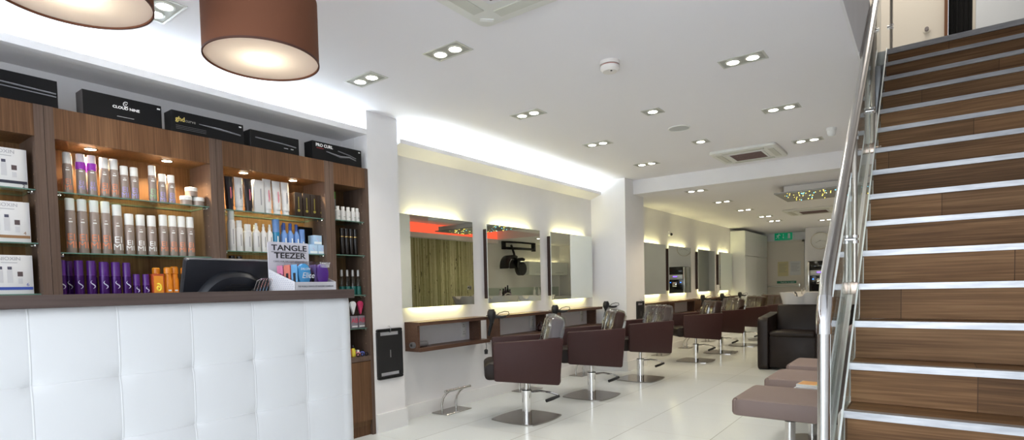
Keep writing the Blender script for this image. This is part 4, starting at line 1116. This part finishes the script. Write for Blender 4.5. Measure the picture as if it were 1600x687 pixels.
row_items([(1.792, 0.052, 0.257, 'h'), (1.843, 0.048, 0.200, 'h'), (1.898, 0.055, 0.180, 'h'), (1.958, 0.053, 0.192, 'm'), (2.008, 0.043, 0.190, 'm'), (2.051, 0.042, 0.187, 'm')], 1.405, wbottle, lambda i, s_: wl[i], 'bottle', 'white bottles on the middle shelf')
row_items([(1.925, .05, .19, 'm', -3.64), (1.985, .05, .19, 'm', -3.64)], 1.405, wbottle, lambda i, s_: 'white pump bottle in the back row, %s from the left' % ORD[i], 'bottle', 'white bottles in the back row')
M_blue = mat('blue_bottle', (.16, .30, .62), .22); M_dblue = mat('dark_blue_cap', (.03, .07, .28), .3); M_blue2 = mat('steel_blue_cap', (.12, .24, .52), .3)
M_teal = mat('teal_blue', (.02, .22, .42), .2)
def blueb(s_, d, h):
    r_ = d/2
    if s_ == 'h':
        o = MB().lathe([(r_*.9, 0), (r_, .005), (r_, h*.62)], seg=20).build('blue_bottle', M_teal if h > .2 else M_blue)
        MB().lathe([(r_, h*.62), (r_*1.02, h-.004), (r_, h)], seg=20).build('cap', M_blue2, o)
    else:
        o = MB().lathe([(r_*.9, 0), (r_, .005), (r_, h*.62), (r_*.55, h*.72), (r_*.5, h*.76)], seg=20).build('blue_bottle', M_blue)
        MB().lathe([(r_*.5, h*.76), (r_*.5, h*.97), (r_*.4, h)], seg=14).build('cap', M_dblue, o)
    MB().box(r_, r_+.0006, -.004, .004, h*.15, h*.5).build('small_print', M_prw, o)
    return o
bl = ['tall dark blue bottle with a wide cap beside the white pumps', 'pale blue bottle with a navy cap, left of three', 'pale blue bottle with a navy cap, middle of three', 'pale blue bottle with a navy cap, right of three', 'short wide-capped blue bottle beside the black box']
row_items([(2.097, 0.050, 0.228, 'h'), (2.156, 0.048, 0.210, 'n'), (2.204, 0.048, 0.210, 'n'), (2.251, 0.044, 0.206, 'n'), (2.292, 0.045, 0.173, 'h')], 1.405, blueb, lambda i, s_: bl[i], 'bottle', 'blue bottles on the middle shelf')
row_items([(2.14, .045, .205, 'n', -3.64), (2.19, .045, .205, 'n', -3.64), (2.245, .045, .2, 'n', -3.64)], 1.405, blueb, lambda i, s_: 'navy capped bottle in the back row, %s from the left' % ORD[i], 'bottle', 'blue bottles in the back row')
o = MB().box(-.02, .02, -.075, .075, 0, .205, .001).build('black_carton', M_blackbox); place(o, 2.395, 1.405, -3.68, 'large plain black carton behind the small blue boxes', 'box', None)
M_lb = mat('light_blue_box', (.42, .60, .80), .35)
for i, (y, z_) in enumerate(((2.360, 1.405), (2.428, 1.405), (2.395, 1.4735))):
    o = MB().box(-.035, .035, -.033, .033, 0, .068, .001).build('small_blue_box', M_lb); place(o, y, z_, -3.565, ['small pale blue box, lower left of three', 'small pale blue box, lower right of three', 'small pale blue box stacked on the other two'][i], 'box', 'pale blue boxes on the middle shelf')
    MB().box(.0352, .0358, -.030, .030, .006, .022).build('pale_band', mat('pale_band', (.80, .86, .90), .4), o)
    s_logo(o, .036, .036, .034)
# dark bottles behind the monitor
M_dbot = mat('dark_bottle', (.012, .009, .008), .2); M_goldm = mat('gold_collar', (.60, .42, .16), .25, 1)
def darkb(d, h, capm=M_goldm, tall=False):
    r_ = d/2
    o = MB().lathe([(r_*.9, 0), (r_, .004), (r_, h*.66), (r_*.8, h*.68)], seg=18).build('dark_bottle', M_dbot)
    MB().cyl(r_*1.01, h*.68, h*.71, seg=18).build('gold_ring', M_goldm, o)
    MB().cyl(r_*.95, h*.71, h, seg=18).build('cap', M_dbot, o)
    return o
for i, (y, h_, d__) in enumerate(((1.788, .222, .040), (1.836, .220, .038), (1.880, .204, .030), (1.931, .206, .030), (1.984, .203, .030))):
    o = darkb(d__, h_-.004); place(o, y, 1.157, -3.57, 'gold-ringed dark bottle just above the monitor, %s from the left' % ORD[i], 'bottle', 'dark bottles on the low shelf')
for i, y in enumerate((2.632, 2.673, 2.714, 2.755)):
    o = darkb(.036, .203); place(o, y, 1.409, -3.57, 'slim black bottle with a gold ring in the narrow cabinet, %s from the left' % ORD[i], 'bottle', 'black and gold bottles in the narrow cabinet')
for i, y in enumerate((2.607, 2.655, 2.702, 2.749, 2.796-.010)):
    if i == 0:
        w0 = MB().lathe([(.019, 0), (.0205, .004), (.0205, .075), (.014, .083)], seg=18).build('white_bottle', M_wb)
        MB().cyl(.014, .083, .109, seg=16).build('cap', M_cap, w0); MB().box(.0206, .0212, -.008, .008, .03, .034).build('small_print', M_greyp, w0); o = w0
    else: o = copy_tree(w0)
    place(o, y-.006, 1.668, -3.57, 'small white bottle on the top shelf of the narrow cabinet, %s from the left' % ORD[i], 'bottle', 'small white bottles in the narrow cabinet')
lf = MB().box(-.003, .003, -.065, .065, 0, .235).build('leaflet', mat('leaflet_grey', (.50, .52, .50), .5)); place(lf, 2.60, 1.669, -3.68, 'green and grey leaflet standing behind the small white bottles', 'leaflet', None)
MB().box(.0032, .004, -.065, .065, .18, .235).build('green_band', mat('leaflet_green', (.16, .42, .10), .5), lf)
MB().box(.0032, .004, -.05, .04, .12, .125).box(.0032, .004, -.05, .05, .10, .104).build('printed_lines', M_greyp, lf)
M_clear = thin_glass('clear_bottle', (.86, .89, .88), .04); M_tealq = mat('teal_liquid', (.01, .13, .12), .15)
for i, y in enumerate((2.617, 2.668, 2.719, 2.770)):
    if i == 0:
        c0 = MB().lathe([(.021, 0), (.023, .004), (.023, .115), (.012, .140), (.010, .145)], seg=20).build('clear_bottle', M_clear)
        MB().cyl(.0215, .003, .068, seg=20).build('teal_liquid', M_tealq, c0)
        MB().lathe([(.011, .145), (.011, .170), (.009, .194)], seg=14).build('spray_cap', mat('grey_cap', (.40, .40, .40), .3, .5), c0); o = c0
    else: o = copy_tree(c0)
    place(o, y, 1.103, -3.57, 'clear spray bottle half full of teal liquid, %s from the left' % ORD[i], 'bottle', 'clear bottles in the narrow cabinet')
for i, (y, c_, nm_) in enumerate(((2.706, (.82, .82, .82), 'white'), (2.775, (.62, .04, .14), 'pink red'))):
    r = empty('brush_pack', (-3.565, y-.008, .845)); tag(r, 'clear pack with a %s drop-shaped hairbrush in the narrow cabinet' % nm_, 'hairbrush', 'packed brushes in the narrow cabinet')
    MB().box(-.03, .03, -.034, .034, 0, .235, .001).build('clear_pack', M_pack, r)
    k = MB(); pts = [(0, .105)]+arc(0, .185, .026, -30, 210, 14)
    k.prism(pts, 'x', .0, .022, .004); k.build('brush', mat('brush_'+nm_.replace(' ', '_'), c_, .35), r)
    MB().box(-.025, .025, -.030, .030, .002, .095).build('card_insert', mat('pack_card', (.28, .26, .30), .4), r)
    text('AB', .05, mat('print_red', (.60, .05, .10), .4), r, (.0306, 0, .060), FX)
    MB().box(.030, .0306, -.025, .025, .012, .020).build('small_print', M_prw, r)
# small colourful items on the ledge
cl = [((.55, .05, .06), 'red'), ((.62, .55, .05), 'yellow'), ((.70, .30, .35), 'pink'), ((.12, .16, .55), 'blue'), ((.25, .05, .18), 'plum'), ((.45, .65, .05), 'lime'), ((.65, .05, .30), 'magenta'), ((.35, .10, .45), 'violet')]
pos = [(2.645, .10, 0), (2.685, .085, 0), (2.730, .045, 0), (2.770, .045, 0), (2.640, .075, -.07), (2.725, .04, -.06), (2.765, .04, -.06), (2.690, .10, -.07)]
for i, ((c_, nm_), (y, h_, dx)) in enumerate(zip(cl, pos)):
    o = MB().lathe([(.014, 0), (.019, .006), (.019, h_*.6), (.010, h_*.8)], seg=16).build('nail_polish' if h_ < .06 else 'travel_bottle', mat('bright_'+nm_, c_, .15)); place(o, y, .625, -3.55+dx, 'small %s bottle on the ledge of the narrow cabinet' % nm_, 'bottle', 'small colourful bottles on the ledge')
    MB().cyl(.010, h_*.8, h_*1.1, seg=12).build('cap', M_blackgl if i % 2 else M_cap, o)
o = MB().box(-.02, .02, -.018, .018, 0, .15, .001).build('hanging_pack', mat('red_white_pack', (.70, .10, .06), .4)); place(o, 2.668-.035, .625, -3.61, 'red and white carton at the left of the ledge', 'box', None)
MB().box(.0202, .0208, -.016, .016, .08, .145).build('white_panel', M_prw, o)
for i, y in enumerate((2.70, 2.74, 2.78)):
    o = MB().lathe([(.016, 0), (.016, .006), (.009, .006), (.009, 0)], (0, 0, 0), 18, 'x', cap=False).build('hair_ring', M_black); place(o, y, .625+.055+.046 if False else .641, -3.515, 'dark ring on the ledge, %s from the left' % ORD[i], 'hair ring', 'dark rings on the ledge')
# white gift boxes (left cabinet)
def gift(z, h_, c_, nm_, num, dx=0, y=.700):
    r = MB().box(-.05, .05, -.087, .087, 0, h_, .001).build('gift_box', mat('gift_white', (.76, .76, .76), .4)); place(r, y, z, -3.585+dx, 'white gift box with a %s stripe in the left cabinet' % nm_, 'gift box', 'white gift boxes in the left cabinet')
    text('NIOXIN', .024, mat('print_light', (.42, .42, .45), .5), r, (.0506, 0, h_-.018), FX)
    MB().box(.0502, .0507, -.03, .03, h_-.038, h_-.035).build('small_print', mat('print_light', ), r)
    for yy in (-.035, .0):
        k = MB(); k.box(.0502, .0508, yy+.0-.010, yy+.010, .055, .115).build('pictured_bottle', mat('pict_grey', (.60, .60, .62), .5), r)
        MB().box(.0502, .0509, yy-.008, yy+.008, .118, .132).build('pictured_cap', mat('pict_dark', (.08, .08, .12), .5), r)
    MB().box(.0502, .0508, .028, .048, .085, .108).build('pictured_model', mat('pict_brown', (.10, .07, .07), .5), r)
    MB().box(.0502, .0508, .030, .046, .050, .075).build('pictured_tube', mat('pict_grey', ), r)
    MB().box(.0502, .0508, -.084, .084, .020, .034).build('colour_stripe', mat('stripe_'+nm_, c_, .4), r)
    text(num, .022, mat('stripe_'+nm_, ), r, (.0506, .065, .045) if num != '2' else (.0506, .07, .011), FX)
gift(1.668, .188, (.03, .03, .05), 'black', '2')
gift(1.405, .196, (.30, .16, .07), 'bronze', '4')
gift(1.155, .188, (.04, .08, .38), 'blue', '6')
for z, nm_ in ((1.405, 'middle'), (1.155, 'lower')):
    r = MB().box(-.05, .05, -.087, .087, 0, .19, .001).build('gift_box', mat('gift_white', )); place(r, .500, z, -3.585, 'plain side of a white gift box at the picture edge on the %s shelf' % nm_, 'gift box', 'white gift boxes in the left cabinet')
    MB().box(.0502, .0508, -.084, .084, .020, .034).build('colour_stripe', mat('stripe_bronze', ), r)
# boxes on top of the cabinets
def topbox(y0, y1, h_, label, x=-3.50, d=.10, extra=None):
    r = MB().box(-d, 0, -(y1-y0)/2, (y1-y0)/2, 0, h_, .0015, 1).build('appliance_box', M_blackbox); place(r, (y0+y1)/2, 2.08, x, label, 'box', 'black boxes on top of the cabinets')
    return r
M_lw = mat('print_bright', (.88, .88, .88), .5); M_gp = mat('print_dim', (.16, .16, .17), .35)
bx = topbox(.40, .915, .135, 'black box at the left edge with a grey tool picture, on top of the cabinets')
MB().tube([(.001, -.25, .085), (.001, .0, .080), (.001, .25, .070)], .004, 6).tube([(.001, -.25, .075), (.001, .0, .062), (.001, .25, .055)], .003, 6).build('pictured_tool', M_gp, bx)
bx = topbox(1.018, 1.388, .128, 'black box with white round emblem and two-word white name above the brown cans')
text('CLOUD NINE', .0195, M_lw, bx, (.0008, .01, .071), FX, bold=.0006, squash=1.08)
k = MB(); k.tube([(.001, .01+.013*math.cos(t*PI/10), .094+.013*math.sin(t*PI/10)) for t in range(3, 18)], .0018, 6)
k.tube([(.001, .016, .100), (.001, .009, .088), (.001, .004, .100)], .0013, 5); k.build('round_emblem', M_lw, bx)
MB().box(.0002, .0008, -.035, .045, .022, .0245).build('small_print', mat('print_mid', (.45, .45, .45), .5), bx)
MB().box(.0002, .0008, .162, .178, .104, .112).build('price_sticker', M_lw, bx)
MB().box(-.10, .0, -.1855, -.185, .0, .128).build('side_face', mat('brown_side', (.05, .04, .038), .4), bx)
bx = topbox(1.440, 1.862, .125, 'black box with gold lettering and a grey curling wand picture')
text('ghd', .036, mat('print_goldish', (.60, .48, .12), .4), bx, (.0008, -.165, .078), FX, bold=.0008)
text('curve', .026, mat('print_gm', (.28, .27, .24), .4), bx, (.0008, -.108, .075), FX)
MB().tube([(.001, -.06, .072), (.001, .06, .066), (.001, .19, .055)], [.002, .006, .004], 6).build('pictured_tool', M_gp, bx)
k = MB()
for i in range(3): k.box(.0002, .0008, -.19, -.02, .040-i*.009, .0415-i*.009)
k.build('small_print', M_gp, bx); MB().box(.0002, .0008, .182, .198, .104, .112).build('price_sticker', M_lw, bx)
bx = topbox(1.905, 2.252, .112, 'plain black box with a faint straightener picture, third cabinet')
MB().tube([(.001, -.14, .066), (.001, .05, .058), (.001, .15, .050)], .004, 6).build('pictured_tool', M_gp, bx)
MB().box(.0002, .0008, .06, .09, .030, .034).box(.0002, .0008, .11, .13, .030, .036).build('small_print', mat('print_mid', ), bx)
bx = topbox(2.358, 2.785, .130, 'black box with white and red lettering nearest the pier')
text('PRO CURL', .030, M_lw, bx, (.0008, -.115, .105), FX, bold=.001)
MB().box(.0002, .0008, -.18, -.12, .083, .086).build('red_print', mat('print_redd', (.40, .02, .02), .4), bx)
MB().tube([(.001, -.10, .07), (.001, .02, .05), (.001, .10, .06), (.001, .16, .045)], [.003, .008, .006, .003], 6).tube([(.001, .0, .09), (.001, .10, .075), (.001, .16, .06)], .004, 6).build('pictured_tool', M_gp, bx)
MB().box(.0002, .0008, .185, .200, .108, .116).build('price_sticker', M_lw, bx)

# ---------------------------------------------------------------- reception counter
CXF, CY1, CYA = -1.93, 1.462, -1.1
ct = empty('reception_counter', (CXF, 0, 0)); tag(ct, 'white tufted reception counter with a grey-brown wooden ledge', 'counter')
MB().box(-.36, .015, CYA, CY1+.003, 1.104, 1.140, .001, 1).build('ledge_board', M_ctop, ct)
MB().box(-.34, -.02, CYA, CY1-.02, 0, 1.104).build('carcass', M_trimw, ct)
MB().box(-.80, -.34, CYA, CY1-.02, .70, .74).box(-.80, -.77, CYA, CYA+.03, 0, .70).box(-.80, -.34, CY1-.05, CY1-.02, 0, .70).build('staff_desk', M_ctop, ct)
k = MB(); SEAM = .2075; y_off = .4145; NY, NZ = 420, 180; Z0, Z1 = .03, 1.103; rows = [.893, .703, .513, .323, .133]
grid = []
def fine(a0, a1, centres, step, half, sub):
    v = {round(a0+(a1-a0)*i/int((a1-a0)/step), 5) for i in range(int((a1-a0)/step)+1)}
    for c_ in centres:
        for q in range(-int(half/sub), int(half/sub)+1):
            if a0 <= c_+q*sub <= a1: v.add(round(c_+q*sub, 5))
    return sorted(v)
seams = [y_off+SEAM*q for q in range(-8, 6)]
YS = fine(CYA, CY1, seams, .010, .006, .0008); ZS = fine(Z0, Z1, rows, .010, .005, .001); NY, NZ = len(YS)-1, len(ZS)-1
for j in range(NY+1):
    y = YS[j]; col_ = []
    t = ((y-y_off)/SEAM); ds = abs(t-round(t))*SEAM
    if y > CY1-.05: ds = .1
    for i in range(NZ+1):
        z = ZS[i]
        dz = min(abs(z-r_) for r_ in rows)
        ds_ = ds
        bulge = .0012*(1-math.exp(-(ds_/.004)**1.5))+.0050*math.sin(min(ds_, .104)/.104*PI/2)
        row_groove = .0022*math.exp(-(dz/.0015)**1.5)+.002*math.exp(-(dz/.03)**1.5)
        button = .0050*math.exp(-((ds/.016)**2+(dz/.015)**2))+.004*math.exp(-((ds/.04)**2+(dz/.035)**2))
        pipe = .0014*math.exp(-(ds/.0018)**2)
        edge = .016*math.exp(-(max(0, CY1-y)/.012)**1.2)+.010*math.exp(-(max(0, Z1-z)/.010)**1.2)
        x = -.006+bulge*.5-row_groove*.42-button*.8+pipe*.8-edge
        col_.append(k.bm.verts.new((x, y, z)))
    grid.append(col_)
for j in range(NY):
    for i in range(NZ): k.bm.faces.new((grid[j][i], grid[j+1][i], grid[j+1][i+1], grid[j][i+1]))
bmesh.ops.recalc_face_normals(k.bm, faces=k.bm.faces[:])
tp = k.build('tufted_panel', M_tuft, ct)
MB().box(-.36, -.018, CY1-.022, CY1-.002, 0, 1.104, .004).build('end_panel', M_tuft, ct)

# monitor seen from behind
mo = empty('monitor', (-2.465, 1.182, .74)); tag(mo, 'black computer monitor seen from behind on the reception desk', 'monitor')
a = Matrix.Translation((0, 0, .142)) @ Matrix.Rotation(math.radians(19), 4, 'Y')
MB().prism(rrect(-.198, .198, 0, .415, .012, 3), 'x', -.022, .010, .004, mat4=a).build('screen_housing', M_screen, mo)
k = MB(); NS = 40; rg = []
for xx, sc in ((.010, 1.0), (.030, .98), (.044, .93), (.050, .84)):
    rg.append([k.bm.verts.new(a @ Vector((xx, .172*sc*math.copysign(abs(math.cos(t))**.8, math.cos(t)), .13+.240*sc*abs(math.sin(t))))) for t in [PI*q/NS for q in range(NS+1)]])
for p, q in zip(rg, rg[1:]):
    for i in range(NS): k.bm.faces.new((p[i], p[i+1], q[i+1], q[i]))
k.bm.faces.new(rg[-1]); hump = k.build('rear_hump', M_screen, mo)
k = MB()
for q in range(18):
    z = .15+q*.010; w_ = .135*math.sqrt(max(0, 1-((z-.13)/.196)**2)); k.box(.050, .0515, -w_, w_, z, z+.004, mat4=a)
k.build('vent_slots', M_black, mo)
MB().box(-.194, .194, 0, .001, 0, .001).build('screen_edge', M_black, mo) if False else None
k = MB(); k.prism(rrect(-.185, .185, .015, .40, .004, 2), 'x', -.0235, -.022, mat4=a); k.build('screen', M_blackgl, mo)
MB().box(-.02, .03, -.05, .05, .01, .25, .008).build('stand', M_black, mo)
MB().cyl(.11, 0, .012, (0, 0), 32).build('stand_base', M_black, mo)
# display stand of packed hairbrushes
tt = empty('brush_display_stand', (-2.29, 1.40, 1.14)); tag(tt, 'white cardboard display stand with a printed header on the counter ledge', 'display stand')
MB().prism(rrect(-.098, .100, 0, .215, .008, 3), 'x', 0, .004).build('header_board', mat('display_lilac', (.76, .75, .82), .4), tt)
M_ink = mat('print_black', (.02, .02, .025), .5)
text('TANGLE', .035, M_ink, tt, (.0048, .004, .189), FX, bold=.0006, squash=1.30)
text('TEEZER', .035, M_ink, tt, (.0048, .006, .155), FX, bold=.0006, squash=1.30)
MB().box(.0042, .0048, -.083, .086, .1705, .1725).build('header_rules', M_ink, tt)
text('CARES FOR THE HAIR YOU LOVE', .0105, M_greyp, tt, (.0048, .0, .130), FX, squash=.95)
for s_, nm_ in ((-.098, 'a'), (.0985, 'b')):
    MB().prism([(.004, 0), (.20, 0), (.20, .035), (.004, .095)], 'y', s_, s_+.0025).build('tray_side', mat('display_white', (.80, .80, .84), .4), tt)
MB().box(.1975, .20, -.0965, .0985, 0, .035).build('tray_front', mat('display_white', ), tt)
MB().box(.004, .1975, -.0955, .0985, 0, .003).build('tray_floor', mat('display_white', ), tt)
text('THE WORLD FAMOUS DETANGLING HAIRBRUSH', .0105, M_greyp, tt, (.2006, .002, .016), FX, squash=.74)
k = MB()
for i in range(12):
    for j in range(10):
        x0, z0 = .010+i*.0165+(j % 2)*.006, .006+j*.0085
        if z0+.008 < .095-(x0-.004)*.306-.004 and x0+.01 < .198:
            k.prism([(x0, z0), (x0+.009, z0+.003), (x0+.009, z0+.0045), (x0, z0+.0015)], 'y', -.0984, -.098)
k.build('printed_pattern', mat('print_lav', (.42, .42, .55), .5), tt)
def brushpack(x, y, c1, label, w_=.082, txt=None, flip=0):
    r = empty('boxed_hairbrush', (x, y, 1.1435)); tag(r, label, 'hairbrush', 'boxed hairbrushes in the display stand')
    MB().box(-.026, .026, -w_/2, w_/2, 0, .118, .001).build('clear_box', M_pack, r)
    NS = 20; k = MB(); 
    pts = [(.034*math.cos(t)*(.88+.12*math.sin(t)), .060+.050*math.sin(t)) for t in [2*PI*q/NS for q in range(NS)]]
    k.prism(pts, 'x', -.012, .014, .006); k.build('brush_shell', mat('shell_'+c1[0], c1[1], .3), r)
    MB().box(-.022, -.014, -.030, .030, .018, .10).build('bristle_pad', M_black, r)
    MB().box(-.0255, .020, -w_/2+.0012, -w_/2+.002, .004, .105).build('side_card', mat('card_'+c1[0], tuple(min(1, q*.8+.12) for q in c1[1]), .4), r)
    MB().box(-.008, .008, -w_/2-.0008, -w_/2, .030, .070).build('side_label', M_ink, r)
    if txt: 
        for t_, sz, zz, yy in txt: text(t_, sz, mat('print_packwhite', (.90, .92, .96), .4), r, (.0268, yy, zz), FX, shear=.25)
    return r
c_bl = ('blue', (.08, .42, .80)); c_pu = ('purple', (.12, .03, .32)); c_pk = ('pink', (.80, .16, .36)); c_or = ('coral', (.85, .16, .08)); c_vi = ('violet', (.20, .04, .22)); c_ye = ('yellow', (.70, .45, .12))
brushpack(-2.118, 1.360, c_bl, 'sky blue boxed hairbrush at the front left of the display stand', txt=[('SALON', .014, .086, -.006), ('Elite', .034, .058, .006)])
brushpack(-2.118, 1.448, c_pu, 'purple boxed hairbrush at the front right of the display stand', txt=[('TANGLE', .014, .110, .0), ('TEEZER', .014, .098, .0), ('Elite', .030, .018, .005)])
for i, (xx, c_) in enumerate(((-2.172, c_or), (-2.226, c_pk))):
    brushpack(xx, 1.360, c_, 'boxed hairbrush behind the sky blue one, ' + ['coral, second in line', 'pink, third in line'][i])
for i, (xx, c_) in enumerate(((-2.172, c_vi), (-2.226, c_ye))):
    brushpack(xx, 1.448, c_, 'boxed hairbrush behind the purple one, ' + ['dark violet, second in line', 'amber, third in line'][i])
wd = empty('card_holder', (-2.235, 1.255, 1.14)); tag(wd, 'dark wire holder with leaflets between monitor and display stand', 'card holder')
k = MB()
for i in range(6): k.tube([(-.04+i*.014, -.03+.006*i, .002), (-.055+i*.014, -.005+.006*i, .045), (-.06+i*.014, .02, .055)], .0012, 5)
k.build('wires', M_chrome, wd); MB().prism([(-.035, 0), (.025, 0), (.03, .055)], 'x', -.06, -.03).build('leaflets', M_black, wd)
